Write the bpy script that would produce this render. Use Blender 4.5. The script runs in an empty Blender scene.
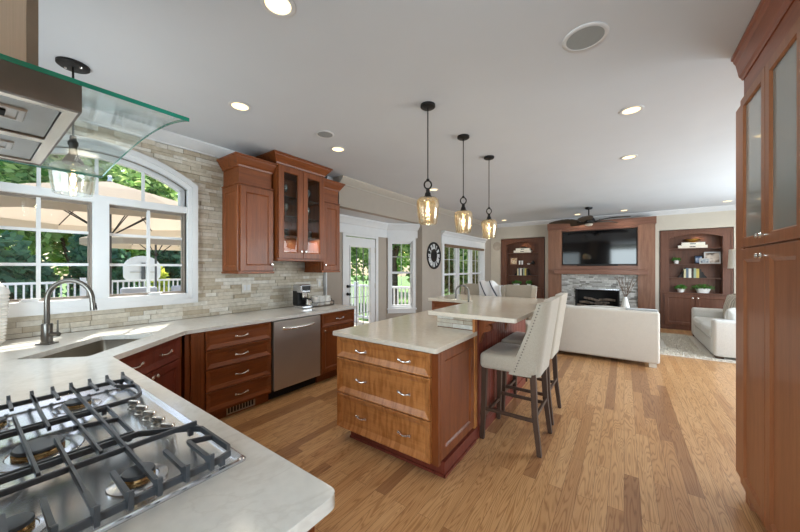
import bpy, bmesh, math, random
from mathutils import Vector, Matrix
S = bpy.context.scene
COL = S.collection
rnd = random.Random(7)
PI = math.pi
CEIL = 2.82
FAR = 9.8
# ---------------------------------------------------------------- camera
cd = bpy.data.cameras.new('camera'); cam = bpy.data.objects.new('camera', cd); COL.objects.link(cam)
cam.location = (0, 0, 1.46); cam.rotation_euler = (PI/2, 0, math.radians(35.6))
cd.sensor_width = 36; cd.lens = 36*313/800.; cd.shift_y = 1.5/800; cd.clip_start = .02; cd.clip_end = 300
S.camera = cam
# ---------------------------------------------------------------- light
S.view_settings.view_transform = 'Standard'; S.view_settings.look = 'None'
S.view_settings.gamma = 1; S.view_settings.use_curve_mapping = False
S.view_settings.exposure = 0.58
S.cycles.use_denoising = True
S.cycles.max_bounces = 10; S.cycles.transparent_max_bounces = 24
S.cycles.sample_clamp_indirect = 6
w = bpy.data.worlds.new('sky'); S.world = w; w.use_nodes = True
wn = w.node_tree.nodes; bg = wn['Background']
sk = wn.new('ShaderNodeTexSky'); sk.sky_type = 'NISHITA'; sk.sun_disc = False
sk.sun_elevation = math.radians(55); sk.sun_rotation = math.radians(300); sk.dust_density = 2.0
w.node_tree.links.new(sk.outputs[0], bg.inputs[0]); bg.inputs[1].default_value = .32

def light(kind, name, loc, energy, color=(1,1,1), size=None, direction=None, **kw):
    l = bpy.data.lights.new(name, kind); l.energy = energy; l.color = color
    o = bpy.data.objects.new(name, l); COL.objects.link(o); o.location = loc
    if size:
        if kind == 'AREA':
            l.shape = 'RECTANGLE'; l.size, l.size_y = size
        else: l.shadow_soft_size = size
    if direction is not None:
        o.rotation_euler = Vector(direction).to_track_quat('-Z', 'Y').to_euler()
    for k, v in kw.items(): setattr(l, k, v)
    return o
sun = light('SUN', 'sun_light', (-20, 10, 30), 8.0, (1, .95, .86), None, (.85, -.50, -1.43)); sun.data.angle = .009
# daylight from an assumed window behind, and added fill from beside the view
light('AREA', 'back_window_light', (1.0, -3.2, 1.45), 255, (.78, .92, 1), (4.4, 2.2), (-.4, 1, .12))
light('AREA', 'side_fill_light', (-2.62, -.13, 1.70), 10, (.74, .91, 1), (1.3, 1.1), (.1, 1, .15))  # added fill to brighten the left run, no window known there
light('AREA', 'living_fill_light', (3.6, 6.2, 1.5), 200, (.86, .95, 1), (4.6, 2.0), (-1, -.1, .25))  # added to even out the far room, its window only assumed

# ---------------------------------------------------------------- helpers
class MB:
    def __init__(s): s.bm = bmesh.new()
    def box(s, x0, x1, y0, y1, z0, z1, r=0, seg=2, m=None):
        b = bmesh.new(); bmesh.ops.create_cube(b, size=1)
        for v in b.verts:
            v.co = Vector(((x0+x1)/2+v.co.x*(x1-x0), (y0+y1)/2+v.co.y*(y1-y0), (z0+z1)/2+v.co.z*(z1-z0)))
        if r: bmesh.ops.bevel(b, geom=b.edges[:], offset=r, segments=seg, profile=.5, affect='EDGES', clamp_overlap=True)
        return s.add(b, m)
    def add(s, b, m=None):
        if m is not None: b.transform(m)
        vs = {v: s.bm.verts.new(v.co) for v in b.verts}
        for f in b.faces:
            try: s.bm.faces.new([vs[v] for v in f.verts])
            except ValueError: pass
        b.free(); return s
    def face(s, pts):
        s.bm.faces.new([s.bm.verts.new(p) for p in pts]); return s
    def prism(s, poly, z0, z1, r=0, m=None, seg=2):
        b = bmesh.new()
        f = b.faces.new([b.verts.new((p[0], p[1], z0)) for p in poly])
        e = bmesh.ops.extrude_face_region(b, geom=[f])
        for v in e['geom']:
            if isinstance(v, bmesh.types.BMVert): v.co.z = z1
        bmesh.ops.recalc_face_normals(b, faces=b.faces[:])
        if r: bmesh.ops.bevel(b, geom=b.edges[:], offset=r, segments=seg, profile=.5, affect='EDGES', clamp_overlap=True)
        return s.add(b, m)
    def tube(s, pts, r, n=8, cap=True, closed=False, flat=1.0):
        pts = [Vector(p) for p in pts]; N = len(pts)
        rs = r if isinstance(r, (list, tuple)) else [r]*N
        rings = []; up = None
        for i, p in enumerate(pts):
            if closed: t = pts[(i+1) % N]-pts[i-1]
            else: t = pts[min(i+1, N-1)]-pts[max(i-1, 0)]
            t.normalize()
            if up is None:
                up = Vector((0, 0, 1)) if abs(t.z) < .9 else Vector((1, 0, 0))
            a = t.cross(up)
            if a.length < 1e-4: a = t.cross(Vector((0, 1, 0)))
            a.normalize(); b = a.cross(t).normalized(); up = b
            rings.append([s.bm.verts.new(p+a*math.cos(2*PI*k/n)*rs[i]+b*math.sin(2*PI*k/n)*rs[i]*flat) for k in range(n)])
        M = N if closed else N-1
        for i in range(M):
            A, B = rings[i], rings[(i+1) % N]
            for k in range(n): s.bm.faces.new([A[k], A[(k+1) % n], B[(k+1) % n], B[k]])
        if cap and not closed:
            s.bm.faces.new(rings[0][::-1]); s.bm.faces.new(rings[-1])
        return s
    def lathe(s, prof, c=(0, 0, 0), n=24, axis='z', m=None):
        b = bmesh.new(); rings = []
        for r, z in prof:
            if r < 1e-5: rings.append([b.verts.new((0, 0, z))])
            else: rings.append([b.verts.new((r*math.cos(2*PI*k/n), r*math.sin(2*PI*k/n), z)) for k in range(n)])
        for A, B in zip(rings, rings[1:]):
            for k in range(n):
                a0, a1 = A[k % len(A)], A[(k+1) % len(A)]; b0, b1 = B[k % len(B)], B[(k+1) % len(B)]
                vs = [];
                for v in (a0, a1, b1, b0):
                    if v not in vs: vs.append(v)
                if len(vs) > 2:
                    try: b.faces.new(vs)
                    except ValueError: pass
        if axis == 'x': b.transform(Matrix.Rotation(PI/2, 4, 'Y'))
        if axis == 'y': b.transform(Matrix.Rotation(-PI/2, 4, 'X'))
        if m is not None: b.transform(m)
        b.transform(Matrix.Translation(c))
        bmesh.ops.recalc_face_normals(b, faces=b.faces[:])
        return s.add(b)
    def sweep(s, prof, path, closed=False):
        # prof: (out, z) pairs swept along an xy path, out = to the left of travel
        n = len(path); ringv = []
        for i, p in enumerate(path):
            p = Vector(p)
            if closed or 0 < i < n-1:
                d0 = (p-Vector(path[i-1])).normalized(); d1 = (Vector(path[(i+1) % n])-p).normalized()
            else:
                d0 = d1 = (Vector(path[1])-p if i == 0 else p-Vector(path[i-1])).normalized()
            n0 = Vector((-d0.y, d0.x)); n1 = Vector((-d1.y, d1.x)); nn = (n0+n1).normalized(); k = 1/max(.3, nn.dot(n0))
            ringv.append([s.bm.verts.new((p.x+nn.x*o*k, p.y+nn.y*o*k, z)) for o, z in prof])
        for i in range(n if closed else n-1):
            A, B = ringv[i], ringv[(i+1) % n]
            for k in range(len(prof)-1): s.bm.faces.new([A[k], A[k+1], B[k+1], B[k]])
        if not closed:
            s.bm.faces.new(ringv[0]); s.bm.faces.new(ringv[-1][::-1])
        return s
    def rings(s, o, u, v, n, W, H, steps, fill=True):
        # nested rectangles on a plane: steps = (inset, height along n)
        o, u, v, n = map(Vector, (o, u, v, n)); last = None
        for ins, h in steps:
            q = [o+u*a+v*b+n*h for a, b in ((ins, ins), (W-ins, ins), (W-ins, H-ins), (ins, H-ins))]
            q = [s.bm.verts.new(p) for p in q]
            if last:
                for k in range(4): s.bm.faces.new([last[k], last[(k+1) % 4], q[(k+1) % 4], q[k]])
            last = q
        if fill: s.bm.faces.new(last)
        return s
    def panel(s, o, u, v, n, W, H, t=.02, fr=.055, bv=.014, rec=.009):
        fr = min(fr, W*.28, H*.28)
        return s.rings(o, u, v, n, W, H, ((0, 0), (0, t-.003), (.003, t), (fr, t), (fr+bv, t-rec)))
    def slope_panel(s, o, u, v, n, W, H, t=.022, fr=.008, bv=.036, rec=.014):
        return s.rings(o, u, v, n, W, H, ((0, 0), (0, t-.003), (.003, t), (fr, t), (fr+bv, t-rec)))
    def open_panel(s, o, u, v, n, W, H, t=.02, fr=.055):
        return s.rings(o, u, v, n, W, H, ((0, 0), (0, t-.003), (.003, t), (fr-.008, t), (fr, t-.008), (fr, 0)), fill=False)

ORG = {}
def empty(name, loc, label=None, cat=None, group=None, rz=0):
    o = bpy.data.objects.new(name, None); COL.objects.link(o); o.location = loc; o.rotation_euler = (0, 0, rz)
    o.empty_display_size = .1
    ORG[o.name] = Vector(loc)
    if label: tag(o, label, cat, group)
    return o
def tag(o, label, cat, group=None, kind=None):
    if label: o['label'] = label
    if cat: o['category'] = cat
    if group: o['group'] = group
    if kind: o['kind'] = kind
    return o
def obj(name, mb, mat, parent=None, smooth=None, local=False, label=None, loc=None):
    me = bpy.data.meshes.new(name)
    bmesh.ops.recalc_face_normals(mb.bm, faces=mb.bm.faces[:])
    off = Vector((0, 0, 0))
    if parent is not None and not local: off = ORG.get(parent.name, Vector((0, 0, 0)))
    if loc is not None: off = Vector(loc)
    if off.length: bmesh.ops.translate(mb.bm, verts=mb.bm.verts[:], vec=-off)
    mb.bm.to_mesh(me); mb.bm.free()
    for m in (mat if isinstance(mat, (list, tuple)) else [mat]): me.materials.append(m)
    o = bpy.data.objects.new(name, me); COL.objects.link(o)
    if loc is not None: o.location = loc
    ORG[o.name] = off
    if parent is not None: o.parent = parent
    if smooth: 
        for p in me.polygons: p.use_smooth = True
        try: me.set_sharp_from_angle(angle=math.radians(smooth if smooth is not True else 40))
        except Exception: pass
    if label: o['label'] = label
    return o
def struct(name, mb, mat, parent=None, smooth=None):
    o = obj(name, mb, mat, parent, smooth)
    if parent is None: o['kind'] = 'structure'
    return o
def kids(o): return [c for c in bpy.data.objects if c.parent == o]
def copy_tree(o, loc=None, rz=None, label=None, group=None, parent=None):
    c = o.copy(); COL.objects.link(c)
    if parent is not None: c.parent = parent
    if loc is not None: c.location = loc
    if rz is not None: c.rotation_euler = (0, 0, rz)
    if label: c['label'] = label
    if group: c['group'] = group
    for k in kids(o): copy_tree(k, parent=c)
    return c

# ---------------------------------------------------------------- materials
def srgb(c):
    return tuple(((x/255)/12.92 if x <= 10 else (((x/255)+.055)/1.055)**2.4) for x in c)+(1,)
class NT:
    def __init__(s, name):
        s.m = bpy.data.materials.new(name); s.m.use_nodes = True
        s.t = s.m.node_tree; s.n = s.t.nodes; s.p = s.n['Principled BSDF']; s.out = s.n['Material Output']
    def new(s, ty, **kw):
        x = s.n.new(ty)
        for k, v in kw.items(): setattr(x, k, v)
        return x
    def l(s, a, b): s.t.links.new(a, b)
    def mapping(s, scale=(1, 1, 1), coord='Object', rot=(0, 0, 0)):
        tc = s.new('ShaderNodeTexCoord'); mp = s.new('ShaderNodeMapping')
        mp.inputs['Scale'].default_value = scale; mp.inputs['Rotation'].default_value = rot
        s.l(tc.outputs[coord], mp.inputs[0]); return mp.outputs[0]
    def noise(s, vec, scale=5, detail=4, rough=.55, dist=0):
        x = s.new('ShaderNodeTexNoise'); x.inputs['Scale'].default_value = scale; x.inputs['Detail'].default_value = detail
        x.inputs['Roughness'].default_value = rough; x.inputs['Distortion'].default_value = dist
        if vec is not None: s.l(vec, x.inputs['Vector'])
        return x.outputs['Fac']
    def ramp(s, fac, stops):
        r = s.new('ShaderNodeValToRGB'); e = r.color_ramp.elements
        while len(e) < len(stops): e.new(.5)
        for k, (p, c) in enumerate(stops): e[k].position = p; e[k].color = c if len(c) == 4 else srgb(c)
        s.l(fac, r.inputs[0]); return r.outputs[0]
    def mix(s, fac, a, b, mode='MIX'):
        x = s.new('ShaderNodeMix', data_type='RGBA', blend_type=mode)
        for i, v in ((0, fac), (6, a), (7, b)):
            if hasattr(v, 'is_linked') or isinstance(v, bpy.types.NodeSocket): s.l(v, x.inputs[i])
            else: x.inputs[i].default_value = v
        return x.outputs[2]
    def bump(s, h, strength=.2, dist=.01):
        b = s.new('ShaderNodeBump'); b.inputs['Strength'].default_value = strength; b.inputs['Distance'].default_value = dist
        s.l(h, b.inputs['Height']); s.l(b.outputs[0], s.p.inputs['Normal'])
    def set(s, rough=.5, metal=0, spec=.5, color=None, coat=0):
        p = s.p.inputs; p['Roughness'].default_value = rough; p['Metallic'].default_value = metal
        p['Specular IOR Level'].default_value = spec; p['Coat Weight'].default_value = coat
        if color is not None:
            if isinstance(color, bpy.types.NodeSocket): s.l(color, p['Base Color'])
            else: p['Base Color'].default_value = srgb(color)
        return s.m
def plain(name, c, rough=.5, metal=0, spec=.5, var=.06, scale=8, bump=0, bscale=60):
    t = NT(name); v = t.mapping()
    f = t.noise(v, scale, 3)
    a = tuple(max(0, x*(1-var)) for x in c); b = tuple(min(255, x*(1+var)) for x in c)
    col = t.ramp(f, ((.3, a), (.7, b)))
    if bump: t.bump(t.noise(v, bscale, 3), bump, .004)
    return t.set(rough, metal, spec, col)
def wood(name, dark, mid, lite, axis='z', rough=.40, figure=0, scale=1.0):
    t = NT(name)
    sc = {'z': (14, 14, 1.1), 'x': (1.1, 14, 14), 'y': (14, 1.1, 14)}[axis]
    v = t.mapping(tuple(a*scale for a in sc))
    n1 = t.noise(v, 1.6, 6, .6, .6)
    col = t.ramp(n1, ((.18, dark), (.5, mid), (.84, lite)))
    v2 = t.mapping(tuple(a*7*scale for a in sc)); n2 = t.noise(v2, 2.0, 3)
    col = t.mix(.15, col, t.ramp(n2, ((.35, dark), (.6, lite))), 'MIX')
    if figure:
        v3 = t.mapping({'x': (26, 3, 5), 'z': (5, 3, 26), 'y': (3, 26, 5)}[axis], rot=(0, .35, 0)); n3 = t.noise(v3, 1.2, 2)
        col = t.mix(figure, col, t.ramp(n3, ((.45, lite), (.62, dark))))
    t.bump(n2, .05, .002)
    return t.set(rough, 0, .4, col, .06)
M = {}
CH = ((90, 45, 19), (124, 64, 28), (148, 85, 42))
M['cherry'] = wood('cherry_upright_grain', *CH)
M['cherry_y'] = wood('cherry_lengthwise_grain', *CH, axis='y')
M['cherry_x'] = wood('cherry_cross_grain', *CH, axis='x')
M['figured'] = wood('figured_cherry_lit', (132, 76, 34), (176, 112, 58), (196, 134, 80), 'x', .3, .4)  # figure is real; golden brightening of the cherry under light is in the colour
M['walnut'] = wood('mantel_walnut', (100, 66, 50), (128, 90, 70), (148, 108, 86))
M['walnut_x'] = wood('mantel_walnut_cross', (92, 58, 44), (120, 80, 62), (140, 98, 78), 'x')
M['builtin'] = wood('bookcase_cherry', (74, 42, 28), (98, 60, 42), (116, 76, 56))
M['legwood'] = wood('stool_leg_espresso', (44, 30, 22), (66, 46, 34), (86, 62, 46), 'z', .45)
M['tallcab'] = wood('tall_cabinet_cherry', (132, 78, 48), (158, 100, 64), (176, 118, 80))

def floor_mat():
    t = NT('oak_plank_floor')
    v = t.mapping((1, 1, 1), rot=(0, 0, PI/2))
    br = t.new('ShaderNodeTexBrick', offset=.37, offset_frequency=2, squash=1)
    br.inputs['Scale'].default_value = 1; br.inputs['Brick Width'].default_value = 1.15; br.inputs['Row Height'].default_value = .083
    br.inputs['Mortar Size'].default_value = .0009; br.inputs['Mortar Smooth'].default_value = .2; br.inputs['Bias'].default_value = -.1
    br.inputs['Color1'].default_value = (0, 0, 0, 1); br.inputs['Color2'].default_value = (1, 1, 1, 1); br.inputs['Mortar'].default_value = (.5, .5, .5, 1)
    t.l(v, br.inputs['Vector'])
    tone = t.ramp(br.outputs['Color'], ((0, (164, 120, 82)), (.08, (188, 142, 97)), (.5, (200, 155, 108)), (1, (210, 168, 122))))
    # cathedral grain, shifted from plank to plank
    tc = t.new('ShaderNodeTexCoord'); mp = t.new('ShaderNodeMapping'); mp.inputs['Scale'].default_value = (13, 1.0, 1)
    t.l(tc.outputs['Object'], mp.inputs[0])
    off = t.new('ShaderNodeVectorMath', operation='MULTIPLY_ADD')
    t.l(br.outputs['Color'], off.inputs[0]); off.inputs[1].default_value = (37, 53, 11); t.l(mp.outputs[0], off.inputs[2])
    wv = t.new('ShaderNodeTexNoise'); wv.inputs['Scale'].default_value = .9; wv.inputs['Detail'].default_value = 2; wv.inputs['Distortion'].default_value = .4
    t.l(off.outputs[0], wv.inputs['Vector'])
    mul = t.new('ShaderNodeMath', operation='MULTIPLY'); t.l(wv.outputs['Fac'], mul.inputs[0]); mul.inputs[1].default_value = 18
    fr = t.new('ShaderNodeMath', operation='PINGPONG'); t.l(mul.outputs[0], fr.inputs[0]); fr.inputs[1].default_value = .5
    g = t.ramp(fr.outputs[0], ((0, (1, 1, 1, 1)), (.25, (.97, .95, .92, 1)), (.5, (.56, .45, .34, 1))))
    col = t.mix(.8, tone, g, 'MULTIPLY')
    fine = t.new('ShaderNodeMapping'); fine.inputs['Scale'].default_value = (120, 4, 1); t.l(tc.outputs['Object'], fine.inputs[0])
    fn = t.noise(fine.outputs[0], 2, 3)
    col = t.mix(.35, col, t.ramp(fn, ((.35, (.78, .7, .6, 1)), (.6, (1, 1, 1, 1)))), 'MULTIPLY')
    col = t.mix(br.outputs['Fac'], col, srgb((96, 62, 38)))
    t.bump(br.outputs['Fac'], -.15, .002)
    return t.set(.3, 0, .42, col, .05)
M['floor'] = floor_mat()

def quartz(name, base, vein, rough=.13):
    t = NT(name); v = t.mapping()
    n = t.noise(v, 2.2, 6, .6, 1.4)
    vein_f = t.ramp(n, ((.47, (0, 0, 0, 1)), (.5, (1, 1, 1, 1)), (.53, (0, 0, 0, 1))))
    sp = t.noise(v, 38, 3)
    c = t.mix(t.ramp(sp, ((.3, (0, 0, 0, 1)), (.75, (.5, .5, .5, 1)))), srgb(base), srgb(tuple(x*.93 for x in base)))
    x = t.new('ShaderNodeMath', operation='MULTIPLY'); t.l(vein_f, x.inputs[0]); x.inputs[1].default_value = .16
    c = t.mix(x.outputs[0], c, srgb(vein))
    return t.set(rough, 0, .5, c)
M['quartz'] = quartz('white_quartz', (222, 220, 214), (170, 162, 150))
M['quartz_warm'] = quartz('cream_quartz', (222, 213, 198), (186, 172, 154))

def stone_mat(name, stops, rough=.85):
    t = NT(name); at = t.new('ShaderNodeAttribute', attribute_name='tone')
    v = t.mapping(); n = t.noise(v, 22, 5, .65)
    c = t.ramp(at.outputs['Fac'], stops)
    c = t.mix(.55, c, t.ramp(n, ((.3, (.62, .6, .57, 1)), (.62, (1, 1, 1, 1)))), 'MULTIPLY')
    t.bump(t.noise(v, 45, 6, .7), .55, .012)
    return t.set(rough, 0, .25, c)
M['ledger'] = stone_mat('stacked_travertine', ((0, (184, 170, 148)), (.3, (202, 192, 174)), (.7, (214, 206, 191)), (1, (224, 220, 211))))
M['fire_stone'] = stone_mat('grey_ledger_stone', ((0, (128, 124, 118)), (.4, (176, 174, 170)), (1, (214, 212, 208))))

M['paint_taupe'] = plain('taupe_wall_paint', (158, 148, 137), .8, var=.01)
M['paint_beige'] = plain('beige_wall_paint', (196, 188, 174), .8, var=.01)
M['joint_shade'] = plain('stone_joint_shadow', (140, 128, 110), .9)  # darker wall colour stands in for shade between the stones
M['crown_taupe'] = plain('crown_taupe_paint', (172, 164, 153), .6, var=.01)
M['ceiling'] = plain('ceiling_paint', (205, 209, 214), .9, var=.008, scale=2)
M['trim'] = plain('white_trim_paint', (210, 211, 212), .45, var=.01)
M['black'] = plain('black_iron', (30, 29, 29), .5, .4)
M['grate'] = plain('grey_cast_iron', (82, 86, 92), .38, .3, .5)
M['darkgap'] = plain('dark_recess', (20, 18, 17), .8)
M['chrome'] = plain('polished_nickel', (232, 229, 222), .2, .85, var=.02)
M['brass'] = plain('burner_brass', (196, 164, 116), .25, 1)
M['screen'] = plain('black_glass_screen', (10, 10, 12), .06, 0, .6)
M['rubber'] = plain('black_rubber', (22, 22, 22), .7)
def steel(name, c, rough, axis=(2, 140, 140)):
    t = NT(name); v = t.mapping(axis); n = t.noise(v, 3, 3)
    col = t.ramp(n, ((.3, tuple(x*.95 for x in c)), (.7, c)))
    rr = t.ramp(n, ((.3, (rough*.8,)*3+(1,)), (.7, (rough*1.2,)*3+(1,)))); t.l(rr, t.p.inputs['Roughness'])
    m = t.set(rough, 1, .5, col); return m
M['steel'] = plain('brushed_stainless', (190, 181, 171), .36, .75, var=.015, scale=3)
M['steel_x'] = plain('polished_stainless', (206, 208, 212), .2, .9, var=.01, scale=3)
M['steel_dark'] = steel('sink_steel', (168, 160, 148), .38, (30, 30, 30))
M['faucet'] = plain('brushed_nickel', (112, 108, 102), .28, .85, var=.02)
M['filter'] = plain('hood_filter_steel', (176, 178, 178), .45, .7, var=.03)
M['hoodface'] = plain('hood_painted_steel', (128, 119, 112), .4, .35)

def fabric(name, c, var=.05, scale=260, bump=.35, rough=.95, sheen=.25):
    t = NT(name); v = t.mapping()
    a = t.noise(v, scale, 2); b = t.noise(v, 12, 3)
    col = t.ramp(a, ((.3, tuple(x*(1-var*2) for x in c)), (.7, tuple(min(255, x*(1+var)) for x in c))))
    col = t.mix(.2, col, t.ramp(b, ((.3, tuple(x*.93 for x in c)), (.7, c))))
    t.bump(a, bump, .003); t.p.inputs['Sheen Weight'].default_value = sheen
    return t.set(rough, 0, .2, col)
M['linen'] = fabric('oatmeal_linen', (182, 172, 156))
M['sofa'] = fabric('cream_sofa_weave', (208, 201, 190))
M['sofa_white'] = fabric('white_sofa_cotton', (220, 218, 212))
M['rug'] = fabric('shag_rug_wool', (222, 214, 200), .08, 90, .5)
M['shade_cloth'] = fabric('lamp_shade_cloth', (226, 222, 212), .02)
M['parasol'] = fabric('parasol_canvas', (206, 186, 162), .03)
M['outdoor'] = fabric('outdoor_cushion', (168, 176, 186), .04)
M['outdoor_tan'] = fabric('outdoor_tan_cushion', (188, 172, 152), .04)
M['ceramic'] = plain('white_ceramic', (228, 226, 222), .25, var=.01)
M['paper'] = plain('page_paper', (226, 220, 206), .85)
M['outlet'] = plain('cream_plastic', (214, 208, 196), .4)
M['leaf'] = plain('leaf_green', (66, 116, 40), .6, var=.25, scale=30)
M['soil'] = plain('potting_soil', (46, 34, 26), .95)
M['bark'] = plain('tree_bark', (84, 70, 58), .95, var=.2)
M['deck'] = wood('grey_deck_boards', (176, 172, 168), (196, 194, 192), (208, 207, 206), 'y', .8)
M['grass'] = plain('lawn_grass', (84, 118, 54), .95, var=.3, scale=3)
M['whitepaint'] = plain('white_outdoor_paint', (222, 226, 230), .5, var=.01)
M['log'] = plain('charred_log', (96, 84, 74), .95, var=.4, scale=14)
M['fanblade'] = wood('fan_blade_wood', (44, 36, 28), (62, 52, 42), (78, 68, 54), 'x', .5)
M['nail'] = plain('pewter_nailheads', (120, 112, 102), .35, 1)
M['gold'] = plain('gilt_metal', (190, 146, 70), .3, 1)
M['twig'] = plain('dry_twig', (104, 82, 64), .9)
M['teal'] = plain('soft_brown_shade', (112, 88, 68), .8)
M['shingle'] = plain('outdoor_siding', (206, 202, 196), .8)

def glass(name, tint=(1, 1, 1), refl=.09, rough=.01, base=0, basec=(200, 200, 200), noise=0, gain=.6):
    t = NT(name); t.n.remove(t.p)
    tr = t.new('ShaderNodeBsdfTransparent'); tr.inputs[0].default_value = tint+(1,)
    gl = t.new('ShaderNodeBsdfGlossy'); gl.inputs['Roughness'].default_value = rough
    lw = t.new('ShaderNodeLayerWeight'); lw.inputs['Blend'].default_value = .35
    mr = t.new('ShaderNodeMapRange'); mr.inputs[3].default_value = refl; mr.inputs[4].default_value = min(1, refl+gain)
    t.l(lw.outputs['Fresnel'], mr.inputs[0])
    mx = t.new('ShaderNodeMixShader'); t.l(mr.outputs[0], mx.inputs[0]); t.l(tr.outputs[0], mx.inputs[1]); t.l(gl.outputs[0], mx.inputs[2])
    last = mx.outputs[0]
    if base:
        df = t.new('ShaderNodeBsdfPrincipled'); df.inputs['Base Color'].default_value = srgb(basec); df.inputs['Roughness'].default_value = .25
        m2 = t.new('ShaderNodeMixShader')
        if noise:
            n = t.noise(t.mapping(), noise, 2); r = t.ramp(n, ((.42, (base*.35,)*3+(1,)), (.62, (min(1, base*2.2),)*3+(1,)))); t.l(r, m2.inputs[0])
        else: m2.inputs[0].default_value = base
        t.l(last, m2.inputs[1]); t.l(df.outputs[0], m2.inputs[2]); last = m2.outputs[0]
    t.l(last, t.out.inputs[0]); return t.m
M['pane'] = glass('window_glass', (.97, .99, .98), .04)
M['cab_glass'] = glass('cabinet_glass', (.82, .86, .86), .025, .02, gain=.18)
M['tall_glass'] = glass('reflection_toned_glass', (.7, .76, .76), .14, .04, .6, (184, 192, 190))  # grey base mixed in to stand for reflections on the tall panes
M['hood_glass'] = glass('hood_canopy_glass', (.91, .96, .955), .045, .03, gain=.13)
M['edge_glass'] = plain('green_glass_edge', (34, 148, 124), .12, 0, .6)
M['amber'] = glass('mercury_glass', (.93, .88, .78), .10, .05, .09, (196, 186, 164), 55, gain=.4)
M['clear'] = glass('seeded_glass', (.95, .97, .96), .06, .04, .05, (206, 212, 210), 60, gain=.35)
def emit(name, c, s):
    t = NT(name); t.n.remove(t.p); e = t.new('ShaderNodeEmission'); e.inputs[0].default_value = srgb(c); e.inputs[1].default_value = s
    t.l(e.outputs[0], t.out.inputs[0]); return t.m
M['lens'] = emit('lit_downlight_lens', (255, 224, 168), 1.9)
M['bulb'] = emit('lit_filament', (255, 222, 160), 7)
def leafmat(name, a, b):
    t = NT(name); oi = t.new('ShaderNodeAttribute', attribute_name='tone')
    c = t.ramp(oi.outputs['Fac'], ((0, a), (1, b)))
    t.set(.7, 0, .25, c)
    tl = t.new('ShaderNodeBsdfTranslucent'); t.l(c, tl.inputs[0])
    mx = t.new('ShaderNodeMixShader'); mx.inputs[0].default_value = .5
    t.l(t.p.outputs[0], mx.inputs[1]); t.l(tl.outputs[0], mx.inputs[2]); t.l(mx.outputs[0], t.out.inputs[0]); return t.m
M['foliage'] = leafmat('broadleaf_foliage', (84, 140, 62), (214, 232, 156))
M['hedge'] = leafmat('dark_hedge_foliage', (70, 112, 92), (120, 158, 124))
M['shrub'] = leafmat('yellow_shrub_foliage', (120, 150, 50), (206, 204, 90))
# ---------------------------------------------------------------- the room shell
WX = -3.78      # kitchen wall with the arched window (stone face at WX)
LX = -3.45      # living room side wall, header over the bay
BX = -4.05      # bay wall with the glazed door
struct('floor', MB().box(-4.2, 3.2, -3.4, FAR+.3, -.12, 0), M['floor'])
struct('ceiling', MB().box(-4.3, 3.3, -3.5, FAR+.3, CEIL, CEIL+.1), M['ceiling'])
def set_tone(o, tones):
    a = o.data.attributes.new('tone', 'FLOAT', 'FACE'); a.data.foreach_set('value', tones)

# arch of the kitchen window
AC, AZ, RO, RI = .716, 1.252, 1.323, 1.233        # centre, arc centre height, casing and opening radius
HO, HI = .76, .67
ZB = 1.175
def arc(r, hw, n=20):
    a = math.asin(hw/r); return [(AC+r*math.sin(t), AZ+r*math.cos(t)) for t in [-a+2*a*k/n for k in range(n+1)]]
def arch_z(y, r): return AZ+math.sqrt(max(0, r*r-(y-AC)**2))
# wall behind the stone, with the opening cut out
wb = MB(); X0, X1 = WX-.16, WX-.012
def slab(pts):
    a = [(X1, y, z) for y, z in pts]; b = [(X0, y, z) for y, z in pts]
    wb.face(a); wb.face(b[::-1])
    for k in range(len(pts)): wb.face([a[k], b[k], b[(k+1) % len(pts)], a[(k+1) % len(pts)]])
slab([(-.3, 0), (3.26, 0), (3.26, ZB), (-.3, ZB)])  # unseen eaves, depth set to cut off the sun patches indoors
slab([(-.3, ZB), (AC-HI, ZB), (AC-HI, CEIL), (-.3, CEIL)])
slab([(AC+HI, ZB), (3.26, ZB), (3.26, CEIL), (AC+HI, CEIL)])
ap = arc(RI, HI)
for (y0, z0), (y1, z1) in zip(ap, ap[1:]): slab([(y0, z0), (y1, z1), (y1, CEIL), (y0, CEIL)])
wk = struct('wall_kitchen', wb, M['joint_shade'])
# the stacked stone facing: one mesh, every stone its own length, height, depth and tone
def ledger(plane, u0, u1, z0, z1, hole=None, seed=1, hmin=.028, hmax=.055, lmin=.08, lmax=.30, dmax=.019):
    r = random.Random(seed); mb = MB(); tones = []; z = z0
    def stone(a, b, c, d):
        if b-a < .012 or d-c < .006: return
        dd = r.random()**1.3*dmax; g = .0016
        A = [plane(a+g, c+g, 0), plane(b-g, c+g, 0), plane(b-g, d-g, 0), plane(a+g, d-g, 0)]
        j = [dd*r.uniform(.7, 1.15) for _ in range(4)]
        B = [plane(a+g, c+g, j[0]), plane(b-g, c+g, j[1]), plane(b-g, d-g, j[2]), plane(a+g, d-g, j[3])]
        va = [mb.bm.verts.new(p) for p in A]; vb = [mb.bm.verts.new(p) for p in B]
        mb.bm.faces.new(vb)
        for k in range(4): mb.bm.faces.new([va[k], va[(k+1) % 4], vb[(k+1) % 4], vb[k]])
        t = r.random(); tones.extend([t]*5)
    while z < z1-.004:
        h = min(r.uniform(hmin, hmax), z1-z); u = u0-r.random()*lmin
        while u < u1:
            L = r.uniform(lmin, lmax); a, b = max(u, u0), min(u+L, u1); u += L
            segs = [(a, b)]
            if hole:
                hz = hole(z, z+h)
                if hz: segs = [s for s in ((a, min(b, hz[0])), (max(a, hz[1]), b)) if s[1] > s[0]]
            for s_ in segs: stone(s_[0], s_[1], z, z+h)
        z += h
    return mb, tones
def hole(za, zb):
    if zb < 1.10: return None
    if za < 2.30: return (AC-.72, AC+.72)
    R = 1.29
    if za > AZ+R: return None
    hw = math.sqrt(max(0, R*R-(za-AZ)**2)); return (AC-min(hw, .72), AC+min(hw, .72))
mb, tn = ledger(lambda u, z, d: (WX-.012+d, u, z), -.15, 3.25, .917, CEIL, hole, 3)
o = obj('stone_facing', mb, M['ledger'], wk); set_tone(o, tn)

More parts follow.
